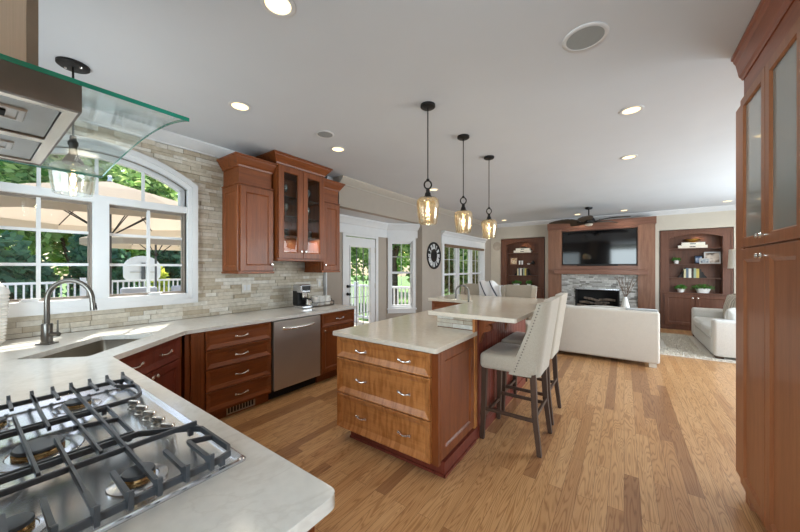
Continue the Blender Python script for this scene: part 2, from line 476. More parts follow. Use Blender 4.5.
struct('wall_hood', MB().box(WX-.1, -3.30, -.30, -.15, 0, CEIL).box(-1.95, -.55, -.30, -.15, 0, CEIL).box(-3.30, -1.95, -.30, -.15, 0, 1.12).box(-3.30, -1.95, -.30, -.15, 2.28, CEIL), M['paint_taupe'])  # opening beside the hood added to go with the side fill
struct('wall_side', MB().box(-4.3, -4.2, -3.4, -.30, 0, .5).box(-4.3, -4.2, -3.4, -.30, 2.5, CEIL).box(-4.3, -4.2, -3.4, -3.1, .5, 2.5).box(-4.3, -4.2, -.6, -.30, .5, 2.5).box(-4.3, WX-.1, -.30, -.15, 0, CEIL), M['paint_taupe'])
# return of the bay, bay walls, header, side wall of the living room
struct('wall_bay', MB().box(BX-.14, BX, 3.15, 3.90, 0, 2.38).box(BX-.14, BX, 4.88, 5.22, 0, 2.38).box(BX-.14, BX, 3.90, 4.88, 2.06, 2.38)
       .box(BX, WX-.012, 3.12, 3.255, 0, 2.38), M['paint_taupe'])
mx45 = Matrix.Translation((BX, 5.16, 0)) @ Matrix.Rotation(PI/4, 4, 'Z')      # local x runs along the corner wall, +y points outside
wc = MB()
for a in ((0, .08, 0, 2.38), (.58, .69, 0, 2.38), (.08, .58, 0, .60), (.08, .58, 2.04, 2.38)):
    b = MB().box(a[0], a[1], 0, .13, a[2], a[3]).bm; wc.add(b, mx45)
struct('wall_bay_corner', wc, M['paint_taupe'])
struct('soffit', MB().box(-4.25, LX-.13, 3.15, 5.95, 2.38, CEIL), M['ceiling'])
struct('header', MB().box(LX-.13, LX, 3.26, 5.64, 2.38, CEIL).box(WX, LX-.13, 3.26, 3.30, 2.38, CEIL), M['paint_taupe'])
WY0, WY1, WZ0, WZ1 = 6.58, 9.10, .52, 2.02
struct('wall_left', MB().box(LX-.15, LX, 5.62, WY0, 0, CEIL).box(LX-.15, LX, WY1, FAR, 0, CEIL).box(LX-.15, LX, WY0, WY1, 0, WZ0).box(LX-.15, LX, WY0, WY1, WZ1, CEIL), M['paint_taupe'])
wf = MB(); NX = ((-3.135, -1.862), (.695, 1.95)); NZ = 2.352
for a, b_ in ((LX-.15, NX[0][0]), (NX[0][1], NX[1][0]), (NX[1][1], 3.3)): wf.box(a, b_, FAR, FAR+.22, 0, CEIL)
for a, b_ in NX: wf.box(a, b_, FAR, FAR+.22, NZ, CEIL)
wf.box(LX-.15, 3.3, FAR+.22, FAR+.3, 0, CEIL)
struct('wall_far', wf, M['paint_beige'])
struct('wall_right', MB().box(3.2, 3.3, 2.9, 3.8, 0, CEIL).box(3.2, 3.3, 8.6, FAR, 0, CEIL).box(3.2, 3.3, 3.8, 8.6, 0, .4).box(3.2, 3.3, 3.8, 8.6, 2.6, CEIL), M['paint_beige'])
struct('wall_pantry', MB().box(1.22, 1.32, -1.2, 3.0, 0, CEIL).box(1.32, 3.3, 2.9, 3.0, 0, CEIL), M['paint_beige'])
struct('wall_back', MB().box(-4.2, -1.6, -3.4, -3.3, 0, CEIL).box(-1.6, 3.3, -3.4, -3.3, 0, .3).box(-1.6, 3.3, -3.4, -3.3, 2.72, CEIL), M['paint_beige'])
# crown, baseboards
CR = [(0, CEIL-.11), (.012, CEIL-.11), (.014, CEIL-.095), (.03, CEIL-.085), (.075, CEIL-.03), (.085, CEIL-.018), (.085, CEIL), (0, CEIL)]
struct('trim_1', MB().sweep(CR, [(WX+.004, 3.26), (WX+.004, -.15)]), M['trim'], smooth=30)
struct('trim_2', MB().sweep(CR, [(LX, FAR), (LX, 3.26)]), M['crown_taupe'], smooth=30)
struct('trim_3', MB().sweep(CR, [(3.2, FAR), (LX, FAR)]), M['trim'], smooth=30)
BB = [(0, 0), (.016, 0), (.016, .11), (.008, .135), (0, .14)]
struct('baseboard_left', MB().sweep(BB, [(LX, FAR), (LX, 5.62)]), M['trim'])
struct('baseboard_far', MB().sweep(BB, [(3.2, FAR), (NX[1][1], FAR)]).sweep(BB, [(NX[0][0], FAR), (LX, FAR)]), M['trim'])
struct('trim_4', MB().box(WX-.01, WX+.05, 3.255, 3.275, .915, 2.38), M['trim'])

# ---------------------------------------------------------------- window 1: arched kitchen window
w1 = MB(); po, pi_ = arc(RO, HO), arc(RI, HI)
def yz(p, x): return (x, p[0], p[1])
outer = [(AC-HO, 1.085)]+po+[(AC+HO, 1.085)]; inner = [(AC-HI, ZB)]+pi_+[(AC+HI, ZB)]
mid = [((a[0]*.45+b[0]*.55), (a[1]*.45+b[1]*.55)) for a, b in zip(outer, inner)]
prof = ((outer, WX-.01), (outer, WX+.048), (mid, WX+.05), (mid, WX+.036), (inner, WX+.03), (inner, WX-.15))
for (A, xa), (B, xb) in zip(prof, prof[1:]):
    for k in range(len(A)):
        k2 = (k+1) % len(A)
        w1.face([yz(A[k], xa), yz(A[k2], xa), yz(B[k2], xb), yz(B[k], xb)])
win = struct('window_1', w1, M['trim'], smooth=25)
XF = WX-.07      # frame plane
f = MB()
f.box(XF-.04, WX+.01, AC-HI, AC+HI, 2.035, 2.10)                   # transom bar
f.box(XF-.04, WX+.012, AC-.052, AC+.052, ZB, 2.05)                  # mullion
f.box(XF-.04, WX+.045, AC-HI, AC+HI, 1.13, 1.19)                    # stool
pa, pb = arc(RI, HI), arc(RI-.045, HI-.045)
for k in range(len(pa)-1):
    q = [pa[k], pa[k+1], pb[k+1], pb[k]]; a = [yz(p, XF+.02) for p in q]; b = [yz(p, XF-.04) for p in q]
    f.face(a); f.face([a[3], a[2], b[2], b[3]])
f.box(XF-.04, XF+.02, AC+HI-.045, AC+HI, 2.05, 2.28).box(XF-.04, XF+.02, AC-HI, AC-HI+.045, 2.05, 2.28)
struct('window_frame', f, M['trim'], win)
mt = MB()
for y in (.358, .70, 1.035): mt.box(XF-.02, XF+.005, y-.011, y+.011, 2.09, arch_z(y, RI-.03))
for s0, s1 in ((AC-HI+.02, AC-.07), (AC+.07, AC+HI-.02)):
    c = (s0+s1)/2
    mt.box(XF-.02, XF+.006, c-.012, c+.012, 1.21, 2.03)
    for z in (1.485, 1.765): mt.box(XF-.021, XF+.005, s0, s1, z-.012, z+.012)
struct('muntin', mt, M['trim'], win)
sa = MB()
for s0, s1 in ((AC-HI, AC-.052), (AC+.052, AC+HI)):
    for i, wd in ((0, .020), (1, .008)):
        xx = XF-.03+.03*i
        sa.rings((xx, s0, 1.19), (0, 1, 0), (0, 0, 1), (1, 0, 0), s1-s0, 2.035-1.19, ((0, 0), (0, .03), (wd, .03), (wd, 0)), fill=False)
M['sash'] = plain('bronze_sash_edge', (132, 122, 112), .5)
struct('sash', sa, M['sash'], win)
g = MB(); g.face([(XF-.008, AC-HI, 1.19), (XF-.008, AC+HI, 1.19), (XF-.008, AC+HI, 2.04), (XF-.008, AC-HI, 2.04)])
g.face([yz(p, XF-.008) for p in [(AC-HI, 2.06)]+arc(RI, HI)+[(AC+HI, 2.06)]])
struct('pane', g, M['pane'], win)
h = MB()
for y in (.30, 1.10): h.box(WX+.0, WX+.03, y-.05, y+.05, 1.19, 1.205, .003).tube([(WX+.02, y-.04, 1.208), (WX+.035, y+.06, 1.212)], .006)
struct('crank_handle', h, M['trim'], win)

# ---------------------------------------------------------------- door to the deck, bay window, living room window
dy0, dy1, dz = 3.97, 4.81, 2.02
d = MB()
d.box(BX-.03, BX+.02, 3.90, dy0, 0, 2.078).box(BX-.03, BX+.02, dy1, 4.88, 0, 2.078).box(BX-.03, BX+.02, dy0, dy1, dz+.012, 2.078)
dr = struct('door_1', d, M['trim'])
b = MB(); gy0, gy1, gz0, gz1 = dy0+.145, dy1-.15, .28, 1.84
b.box(BX-.05, BX-.006, dy0+.003, gy0, .01, dz).box(BX-.05, BX-.006, gy1, dy1-.003, .01, dz).box(BX-.05, BX-.006, gy0, gy1, .01, gz0).box(BX-.05, BX-.006, gy0, gy1, gz1, dz)
b.rings((BX-.006, gy0-.03, gz0-.03), (0, 1, 0), (0, 0, 1), (1, 0, 0), gy1-gy0+.06, gz1-gz0+.06, ((0, 0), (.006, .014), (.024, .014), (.03, 0)), fill=False)
struct('door_leaf', b, M['trim'], dr)
m_ = MB()
for k in (1, 2): y = gy0+(gy1-gy0)*k/3; m_.box(BX-.035, BX-.02, y-.004, y+.004, gz0, gz1)
for k in range(1, 5): z = gz0+(gz1-gz0)*k/5; m_.box(BX-.035, BX-.02, gy0, gy1, z-.005, z+.005)
struct('muntin', m_, plain('lead_came', (120, 122, 124), .5, .3), dr)
struct('pane', MB().face([(BX-.028, gy0, gz0), (BX-.028, gy1, gz0), (BX-.028, gy1, gz1), (BX-.028, gy0, gz1)]), M['pane'], dr)
k = MB()
for z in (.98, 1.12): k.lathe([(0, 0), (.028, 0), (.028, .008), (.012, .012), (.012, .035), (.026, .045), (.026, .06), (0, .066)], (BX-.006, dy0+.07, z), 16, 'x')
struct('door_knob', k, M['black'], dr, smooth=True)
hg = MB()
for z in (.35, 1.1, 1.8): hg.box(BX-.01, BX+.006, dy1-.012, dy1+.006, z-.05, z+.05, .003)
struct('hinge', hg, M['steel'], dr)
FZ = [(0, 2.08), (.02, 2.08), (.02, 2.24), (.03, 2.25), (.05, 2.30), (.085, 2.35), (.085, 2.379), (0, 2.379)]
c1 = (BX, 5.16); c2 = (BX+.50, 5.66)
struct('trim_5', MB().sweep(FZ, [c2, c1, (BX, 3.3)]), M['trim'], smooth=20)
def window_unit(name, mat4, width, z0, z1, cas, nx=2, ny=1, rail=None, lights=1, head=True):
    # a double hung window: local x along the wall, -y towards the room
    def T(mb): 
        mb.bm.transform(mat4); return mb
    c = MB(); W = width
    c.box(-cas, 0, -.022, .0, z0-.02, z1+(.06 if head else 0)).box(W, W+cas, -.022, .0, z0-.02, z1+(.06 if head else 0))
    if head: c.box(0, W, -.022, 0, z1, z1+.06)
    c.box(-cas-.02, W+cas+.02, -.05, .0, z0-.045, z0-.015).box(-cas, W+cas, -.018, 0, z0-.12, z0-.045)
    r = struct(name, T(c), M['trim'])
    f = MB(); mu = MB(); gl = MB(); uw = W/lights
    f.box(0, .02, .0, .11, z0-.015, z1).box(W-.02, W, .0, .11, z0-.015, z1).box(0, W, .0, .11, z1-.03, z1).box(0, W, 0, .11, z0-.015, z0+.02)
    for i in range(lights):
        a, b_ = i*uw+.02, (i+1)*uw-.02
        if i: f.box(i*uw-.022, i*uw+.022, -.005, .11, z0, z1)
        zr = rail or (z0+z1)/2
        f.box(a, b_, .05, .09, zr-.022, zr+.022)
        f.box(a, a+.02, .05, .085, z0, z1).box(b_-.02, b_, .05, .085, z0, z1).box(a, b_, .05, .085, z0, z0+.05).box(a, b_, .05, .085, z1-.06, z1)
        for kx in range(1, nx): x = a+(b_-a)*kx/nx; mu.box(x-.005, x+.005, .06, .075, z0, z1)
        for ky in range(1, ny+1):
            z = zr+(z1-zr)*ky/(ny+1); mu.box(a, b_, .06, .075, z-.005, z+.005)
        gl.face([(a, .068, z0), (b_, .068, z0), (b_, .068, z1), (a, .068, z1)])
    struct('window_frame', T(f), M['trim'], r); struct('muntin', T(mu), M['trim'], r); struct('pane', T(gl), M['pane'], r)
    return r
window_unit('window_2', mx45 @ Matrix.Translation((.095, 0, 0)), .47, .62, 2.02, .06, 2, 1, 1.35)
window_unit('window_3', Matrix.Translation((LX, WY0, 0)) @ Matrix.Rotation(PI/2, 4, 'Z'), WY1-WY0, WZ0, WZ1, .10, 2, 1, 1.29, 3, False)
FH = [(0, 2.02), (.022, 2.02), (.022, 2.20), (.035, 2.21), (.05, 2.25), (.095, 2.29), (.095, 2.31), (0, 2.31)]
struct('trim_6', MB().sweep(FH, [(LX, WY1+.13), (LX, WY0-.13)]), M['trim'], smooth=20)
t = MB().box(LX-.03, LX+.05, WY0+.01, WY1-.01, 1.955, 2.018, .01)
o = obj('roller_shade', t, M['teal'], label='brown rolled-up blind along the top of the triple window'); o['category'] = 'blind'
# ---------------------------------------------------------------- cabinets
def pull(parent, c, along, out, L=.122, mat='chrome'):
    c, along, out = Vector(c), Vector(along).normalized(), Vector(out).normalized(); up = Vector((0, 0, 1))
    mb = MB(); pts = []; rr = []
    for k in range(11):
        t = -1+k/5; pts.append(c+along*(t*L/2)+out*(.024+.006*math.cos(t*PI))+up*(.010*t*t-.004)); rr.append(.0055+.004*abs(t)**3)
    mb.tube(pts, rr, 8)
    for s_ in (-1, 1):
        p = c+along*(s_*L*.40); mb.tube([p-out*.001, p+out*.02], .0045, 8)
        e = c+along*(s_*L*.5)+out*.022; mb.tube([e-up*.002, e+up*.016], [.007, .004], 8)
    return obj('handle', mb, M[mat], parent, smooth=True)
def knob(parent, c, out, mat='chrome', r=.015):
    ax = Vector(out).normalized(); m = ax.to_track_quat('Z', 'Y').to_matrix().to_4x4()
    mb = MB().lathe([(0, -.002), (.007, -.002), (.006, .014), (r*.9, .018), (r, .024), (r*.7, .030), (0, .032)], c, 14, m=m)
    return obj('knob', mb, M[mat], parent, smooth=True)
UP = (0, 0, 1)
FX = -3.11    # face of the base cabinets along the stone wall
bc = empty('drawer_cabinet', (-3.4, 1.55, 0), 'cherry base cabinet of four drawers beside the stainless dishwasher', 'cabinet')
b = MB().box(WX, FX, 1.125, 1.945, .10, .878)
obj('body', b, M['cherry'], bc)
p = MB().box(FX, FX+.018, 1.165, 1.268, .10, .878)
for k in range(4): p.box(FX+.018, FX+.021, 1.176+.022*k, 1.186+.022*k, .14, .85)
obj('pilaster', p, M['cherry'], bc)
obj('toe_kick', MB().box(WX, FX-.055, 1.125, 1.945, .001, .10), M['cherry_y'], bc)
for z0, z1 in ((.70, .872), (.522, .694), (.316, .516), (.125, .310)):
    dw = obj('drawer', MB().slope_panel((FX+.0005, 1.285, z0), (0, 1, 0), UP, (1, 0, 0), .648, z1-z0), M['cherry_y'], bc)
    pull(dw, (FX+.011, 1.609, (z0+z1)/2), (0, 1, 0), (1, 0, 0))
v = MB().rings((FX-.0545, 1.50, .014), (0, 1, 0), UP, (1, 0, 0), .29, .078, ((0, 0), (0, .008), (.012, .008), (.012, .001)), fill=True)
vt = obj('floor_register', v, M['steel'], bc); s_ = MB()
for k in range(9): s_.box(FX-.0525, FX-.048, 1.515+.03*k, 1.53+.03*k, .028, .079)
obj('slat', s_, M['darkgap'], vt)

dwm = empty('dishwasher', (-3.4, 2.27, 0), 'stainless steel dishwasher built in under the white worktop', 'dishwasher')
obj('body', MB().box(WX+.02, FX-.02, 1.955, 2.602, .10, .872), M['darkgap'], dwm)
obj('door', MB().box(FX-.02, FX+.03, 1.962, 2.596, .115, .868, .004), M['steel'], dwm)
hb = MB(); pts = []
for k in range(13):
    t = -1+k/6; pts.append((FX+.033+.030*(1-t**4), 2.279+.215*t, .775+.006*t*t))
hb.tube(pts, .013, 10, flat=1.2)
obj('handle', hb, M['chrome'], dwm, smooth=True)
obj('toe_kick', MB().box(WX+.02, FX-.07, 1.955, 2.602, .001, .10), M['darkgap'], dwm)

ec = empty('end_cabinet', (-3.4, 2.93, 0), 'cherry base cabinet with one drawer over a door, right of the dishwasher', 'cabinet')
obj('body', MB().box(WX, FX, 2.612, 3.225, .10, .878), M['cherry'], ec)
obj('toe_kick', MB().box(WX, FX-.055, 2.612, 3.225, .001, .10), M['cherry_y'], ec)
dw = obj('drawer', MB().slope_panel((FX+.0005, 2.63, .70), (0, 1, 0), UP, (1, 0, 0), .58, .172), M['cherry_y'], ec); pull(dw, (FX+.011, 2.93, .786), (0, 1, 0), (1, 0, 0))
do = obj('door', MB().panel((FX+.0005, 2.63, .12), (0, 1, 0), UP, (1, 0, 0), .58, .572), M['cherry'], ec); knob(do, (FX+.02, 2.665, .655), (1, 0, 0))

# diagonal sink base
A = Vector((-2.55, .53, 0)); B = Vector((-3.08, 1.12, 0)); dd = (B-A).normalized(); nn = Vector((dd.y, -dd.x, 0))
if nn.x < 0: nn = -nn
L = (B-A).length
sc = empty('sink_cabinet', (-3.1, .6, 0), 'cherry diagonal base cabinet under the corner sink', 'cabinet')
fa, fb = A-nn*.032-dd*.02, B-nn*.032
back = [(-3.0, -.1), (-2.6, -.1)]
obj('body', MB().prism([(fa.x, fa.y), (fb.x, fb.y-.003), (-3.17, 1.118), (-3.20, 1.118), (-2.70, .46)], .10, .70), M['cherry'], sc)
obj('upper_rail', MB().prism([tuple((fa-nn*.02).xy), tuple(fa.xy), tuple(fb.xy), tuple((fb-nn*.02).xy)], .70, .878), M['cherry'], sc)
ka, kb = fa-nn*.055, fb-nn*.055
obj('toe_kick', MB().prism([(ka.x, ka.y), (kb.x, kb.y), (kb.x-nn.x*.1, kb.y-nn.y*.1), (ka.x-nn.x*.1, ka.y-nn.y*.1)], .001, .10), M['cherry'], sc)
o_ = fa+dd*.06
W_ = L-.10
M['cherry_dark'] = wood('cherry_sink_front', (84, 34, 24), (112, 48, 34), (130, 64, 46), 'z')
fd = obj('drawer_front', MB().slope_panel(o_+Vector((0, 0, .70))+nn*.0005, dd, UP, nn, W_, .172), M['cherry_dark'], sc)
for t in (.25, .72): pull(fd, o_+dd*(W_*t)+nn*.011+Vector((0, 0, .786)), dd, nn)
for t0, t1, kk in ((0, .497, .46), (.503, 1, .54)):
    dr_ = obj('door', MB().panel(o_+dd*(W_*t0)+Vector((0, 0, .12))+nn*.0005, dd, UP, nn, W_*(t1-t0), .572), M['cherry_dark'], sc)
    knob(dr_, o_+dd*(W_*kk)+nn*.02+Vector((0, 0, .655)), nn)

cc = empty('cooktop_cabinet', (-1.55, .18, 0), 'cherry base cabinet under the gas cooktop', 'cabinet')
obj('body', MB().box(-2.50, -.625, -.14, .495, .10, .878), M['cherry'], cc)
obj('end_panel', MB().panel((-.6245, -.12, .10), (0, 1, 0), UP, (1, 0, 0), .60, .77, .018, .07), M['cherry'], cc)
for k in range(4): obj('door', MB().panel((-2.42+.45*k, .4955, .12), (1, 0, 0), UP, (0, 1, 0), .44, .75), M['cherry'], cc)
obj('toe_kick', MB().box(-2.50, -.66, -.14, .44, .001, .10), M['cherry'], cc)

# the continuous white worktop with the sink cut-out
def rounded(poly, idx, r, n=6):
    out = []
    for i, p in enumerate(poly):
        if i in idx:
            p = Vector(p); a = (Vector(poly[i-1])-p).normalized(); b_ = (Vector(poly[(i+1) % len(poly)])-p).normalized()
            for k in range(n+1):
                t = k/n; out.append(tuple(p+a*r*(1-t)**2+b_*r*t**2))
        else: out.append(tuple(p))
    return out
sd = Vector((-.70, .714)).normalized(); sn = Vector((.714, .70)).normalized()
SC = Vector((-3.035, .548)); SL, SW = .66, .38
sinkpoly = [SC+sd*a*SL/2+sn*b_*SW/2 for a, b_ in ((-1, -1), (1, -1), (1, 1), (-1, 1))]
def plate(outer, inner, z0, z1):
    bm = bmesh.new(); ed = []
    loops = []
    for poly in (outer, inner):
        vs = [bm.verts.new((p[0], p[1], z1)) for p in poly]; loops.append(vs)
        for i in range(len(vs)): ed.append(bm.edges.new((vs[i], vs[(i+1) % len(vs)])))
    bmesh.ops.triangle_fill(bm, use_beauty=True, edges=ed)
    top = bm.faces[:]
    low = {v: bm.verts.new((v.co.x, v.co.y, z0)) for l in loops for v in l}
    for f_ in top: bm.faces.new([low[v] for v in f_.verts][::-1])
    for l in loops:
        for i in range(len(l)): bm.faces.new([l[i], l[(i+1) % len(l)], low[l[(i+1) % len(l)]], low[l[i]]])
    bmesh.ops.recalc_face_normals(bm, faces=bm.faces[:])
    return bm
outer_ = rounded([(-.565, -.145), (-.565, .535), (-2.55, .535), (-3.08, 1.12), (-3.08, 3.235), (WX+.006, 3.235), (WX+.006, -.145)], {1}, .03)
inner_ = rounded([tuple(p) for p in sinkpoly], {0, 1, 2, 3}, .03, 4)
wt = MB(); wt.bm.free(); wt.bm = plate(outer_, inner_, .880, .915)
wtop = obj('worktop', wt, M['quartz'], label='white quartz worktop running round the corner from cooktop to dishwasher'); wtop['category'] = 'worktop'
bv = wtop.modifiers.new('edge', 'BEVEL'); bv.width = .004; bv.segments = 2; bv.limit_method = 'ANGLE'

# sink, faucet
sk_ = MB(); ii = rounded([tuple(SC+(Vector(p)-SC)*1.012) for p in sinkpoly], {0, 1, 2, 3}, .03, 4); bb = rounded([tuple(SC+(Vector(p)-SC)*.95) for p in sinkpoly], {0, 1, 2, 3}, .05, 4)
top = [sk_.bm.verts.new((p[0], p[1], .879)) for p in ii]; m1 = [sk_.bm.verts.new((p[0], p[1], .735)) for p in ii]; bot = [sk_.bm.verts.new((p[0], p[1], .712)) for p in bb]
for a, b_ in ((top, m1), (m1, bot)):
    for k in range(len(a)): sk_.bm.faces.new([a[k], a[(k+1) % len(a)], b_[(k+1) % len(a)], b_[k]])
sk_.bm.faces.new(bot)
snk = obj('sink', sk_, M['steel_dark'], smooth=50, label='undermount stainless sink set diagonally in the worktop corner'); snk['category'] = 'sink'
obj('drain', MB().lathe([(0, .7125), (.055, .7125), (.05, .716), (.03, .7135), (0, .7135)], (SC.x, SC.y, 0), 20), M['chrome'], snk, smooth=True)
fo = Vector((-3.343, .349)); fau = empty('kitchen_faucet', (fo.x, fo.y, .915), 'tall brushed nickel gooseneck faucet behind the corner sink', 'faucet')
obj('base_plate', MB().box(-.045, .045, -.038, .038, 0, .008, .003, m=Matrix.Translation((fo.x, fo.y, .9155)) @ Matrix.Rotation(PI/4, 4, 'Z')), M['faucet'], fau)
obj('base', MB().lathe([(.034, 0), (.034, .008), (.030, .012), (.030, .13), (.026, .138), (0, .138)], (fo.x, fo.y, .9235), 20), M['faucet'], fau, smooth=True)
pts = [(fo.x, fo.y, 1.05), (fo.x, fo.y, 1.14), (fo.x, fo.y, 1.22)]; R_ = .142
for k in range(1, 15):
    a = PI*k/14*1.02; q = fo+sn*(R_-R_*math.cos(a)); pts.append((q.x, q.y, 1.225+R_*math.sin(a)))
e = fo+sn*(R_*2+.004); pts.append((e.x, e.y, 1.195))
obj('spout', MB().tube(pts, .0155, 14), M['faucet'], fau, smooth=True)
obj('spray_head', MB().tube([(e.x, e.y, 1.20), (e.x+.003, e.y+.003, 1.15)], [.018, .0205], 14), M['faucet'], fau, smooth=True)
obj('spray_button', MB().box(-.006, .006, -.004, .004, 0, .022, .002, m=Matrix.Translation((e.x+.016, e.y+.012, 1.165))), M['rubber'], fau)
sv = Vector((math.cos(math.radians(35.6)), math.sin(math.radians(35.6))))
q0 = fo+sv*.025; q1 = fo+sv*.085
obj('lever', MB().tube([(q0.x, q0.y, .985), (q1.x, q1.y, .985)], .015, 12).tube([(q1.x-.008, q1.y-.005, .99), (q1.x-.008, q1.y-.005, 1.085)], [.006, .0045], 8), M['faucet'], fau, smooth=True)
va = MB(); pr = [(.0, 0), (.07, 0)]
for k in range(15): pr += [(.078+.02*k/14, .012+.024*k), (.086+.02*k/14, .022+.024*k)]
pr += [(.10, .385), (.07, .425), (.05, .46), (.046, .54), (.055, .57), (.048, .57), (.04, .54), (.04, .46), (0, .44)]
vz = obj('vase', va.lathe(pr, (-3.60, .095, .9155), 28), M['ceramic'], smooth=50, label='tall white ribbed vase on the worktop at the left end of the window'); vz['category'] = 'vase'

# wall cabinets on the stone wall
def crown_sweep(mb, x0, x1, y0, y1, z0, z1, out):
    h = z1-z0
    prf = [(0, z0), (.012, z0), (.016, z0+h*.15), (.03, z0+h*.3), (out*.8, z0+h*.72), (out*.85, z0+h*.8), (out, z0+h*.86), (out, z1), (0, z1)]
    mb.sweep(prf, [(x0, y1), (x1, y1), (x1, y0), (x0, y0)][::-1] if False else [(x0, y1), (x1, y1), (x1, y0), (x0, y0)])
    return mb
def wall_cab(name, y0, y1, z0, zd, zf, zc, xf, label, doors, knobside, rail=True):
    r = empty(name, (WX+.15, (y0+y1)/2, z0), label, 'cabinet')
    obj('body', MB().box(WX+.005, xf, y0, y1, z0, zd), M['cherry'], r)
    if doors:
        dr_ = obj('door', MB().panel((xf+.0005, y0+.012, z0+.012), (0, 1, 0), UP, (1, 0, 0), y1-y0-.024, zd-z0-.03, .02, .06), M['cherry'], r)
        knob(dr_, (xf+.02, y0+.04 if knobside < 0 else y1-.04, z0+.085), (1, 0, 0))
        obj('side_panel', MB().panel((WX+.03, y0-.0005, z0+.012), (1, 0, 0), UP, (0, -1, 0), xf-WX-.035, zd-z0-.03, .012, .05), M['cherry'], r)
    obj('frieze', MB().box(WX+.005, xf-.016, y0+.012, y1-.012, zd+.012, zf).box(WX+.005, xf+.018, y0-.010, y1, zd+.0005, zd+.014, .004), M['cherry_y'], r)
    c = MB(); crown_sweep(c, WX+.005, xf-.016, y0+.012, y1-.012, zf-.03, zc, .075); c.box(WX+.005, xf-.016, y0+.012, y1-.012, zc-.012, zc-.001)
    obj('crown', c, M['cherry_y'], r)
    if rail: obj('light_rail', MB().box(WX+.005, xf+.022, y0-.012, y1, z0-.022, z0-.0005, .005), M['cherry_y'], r)
    return r
wall_cab('wall_cabinet', 1.745, 2.160, 1.412, 2.375, 2.60, 2.69, -3.405, 'cherry wall cabinet with one solid door, nearest the arched window', True, 1)
wall_cab('wall_cabinet', 2.895, 3.225, 1.412, 2.375, 2.60, 2.69, -3.405, 'narrow cherry wall cabinet right of the glass-door cabinet', True, -1)
gy0, gy1, gz0, gzd, gxf = 2.17, 2.885, 1.562, 2.70, -3.35
gc = empty('glass_cabinet', (WX+.15, 2.5, gz0), 'taller cherry wall cabinet with two glass doors and stemware inside', 'cabinet')
b = MB().box(WX+.005, gxf, gy0, gy0+.018, gz0, gzd).box(WX+.005, gxf, gy1-.018, gy1, gz0, gzd).box(WX+.005, gxf, gy0+.018, gy1-.018, gz0, gz0+.02).box(WX+.005, gxf, gy0+.018, gy1-.018, gzd-.03, gzd).box(WX+.005, WX+.015, gy0+.018, gy1-.018, gz0+.02, gzd-.03)
b.box(gxf-.02, gxf, (gy0+gy1)/2-.02, (gy0+gy1)/2+.02, gz0+.02, gzd-.03).box(gxf-.02, gxf, gy0+.018, gy0+.05, gz0+.02, gzd-.03).box(gxf-.02, gxf, gy1-.05, gy1-.018, gz0+.02, gzd-.03)
obj('body', b, M['cherry'], gc)
M['shelf_glass'] = glass('glass_shelf', (.8, .9, .87), .1, .02)
SHZ = (1.86, 2.10, 2.34)
for z in SHZ: obj('shelf', MB().box(WX+.016, gxf-.03, gy0+.02, gy1-.02, z-.012, z), M['shelf_glass'], gc)
for y0, y1, kk in ((gy0+.012, (gy0+gy1)/2-.003, 1), ((gy0+gy1)/2+.003, gy1-.012, -1)):
    dr_ = obj('door', MB().open_panel((gxf+.0005, y0, gz0+.012), (0, 1, 0), UP, (1, 0, 0), y1-y0, gzd-gz0-.024, .022, .075), M['cherry'], gc)
    obj('pane', MB().face([(gxf+.008, y0+.07, gz0+.08), (gxf+.008, y1-.07, gz0+.08), (gxf+.008, y1-.07, gzd-.08), (gxf+.008, y0+.07, gzd-.08)]), M['cab_glass'], dr_)
    knob(dr_, (gxf+.022, y1-.03 if kk > 0 else y0+.03, gz0+.10), (1, 0, 0))
c = MB(); crown_sweep(c, WX+.005, gxf, gy0, gy1, gzd, 2.815, .085); c.box(WX+.005, gxf, gy0, gy1, 2.79, 2.80)
obj('crown', c, M['cherry_y'], gc)
obj('light_rail', MB().box(WX+.005, gxf+.022, gy0-.006, gy1+.006, gz0-.022, gz0-.0005, .005), M['cherry_y'], gc)
pk = light('AREA', 'cabinet_strip_light', (-3.50, 2.53, 1.84), 3.5, (1, .75, .42), (.12, .6), (0, 0, -1)); pk.parent = gc; pk.location = Vector(pk.location)-ORG[gc.name]
# stemware and cups in the glass cabinet
gob = [(.0, 0), (.032, 0), (.032, .003), (.005, .008), (.004, .07), (.02, .085), (.036, .115), (.036, .15), (.031, .175), (.030, .175), (.034, .15), (.034, .117), (.0, .09)]
mug = [(0, 0), (.036, 0), (.04, .01), (.04, .09), (.037, .09), (.037, .012), (0, .008)]
M['glassware'] = glass('clear_glassware', (.86, .9, .9), .2, .02, .2, (190, 196, 196))
spots = [(2.29, SHZ[2]), (2.39, SHZ[2]), (2.63, SHZ[2]), (2.75, SHZ[2]), (2.29, SHZ[1]), (2.40, SHZ[1]), (2.64, SHZ[1]), (2.74, SHZ[1])]
gobj = None; rown = {SHZ[2]: 'top', SHZ[1]: 'middle'}; posn = {2.29: 'far left', 2.39: 'left of centre', 2.40: 'left of centre', 2.63: 'right of centre', 2.64: 'right of centre', 2.75: 'far right', 2.74: 'far right'}
for y, z in spots:
    lab = 'clear wine glass %s on the %s glass shelf of the wall cabinet' % (posn[y], rown[z])
    if gobj is None:
        gobj = obj('wine_glass', MB().lathe(gob, (0, 0, 0), 14), M['glassware'], smooth=True, loc=(0, 0, 0)); gobj.location = (-3.52, y, z+.001); tag(gobj, lab, 'glass', 'wine glasses in the glass cabinet')
    else: copy_tree(gobj, (-3.52, y, z+.001), label=lab)
mo = None
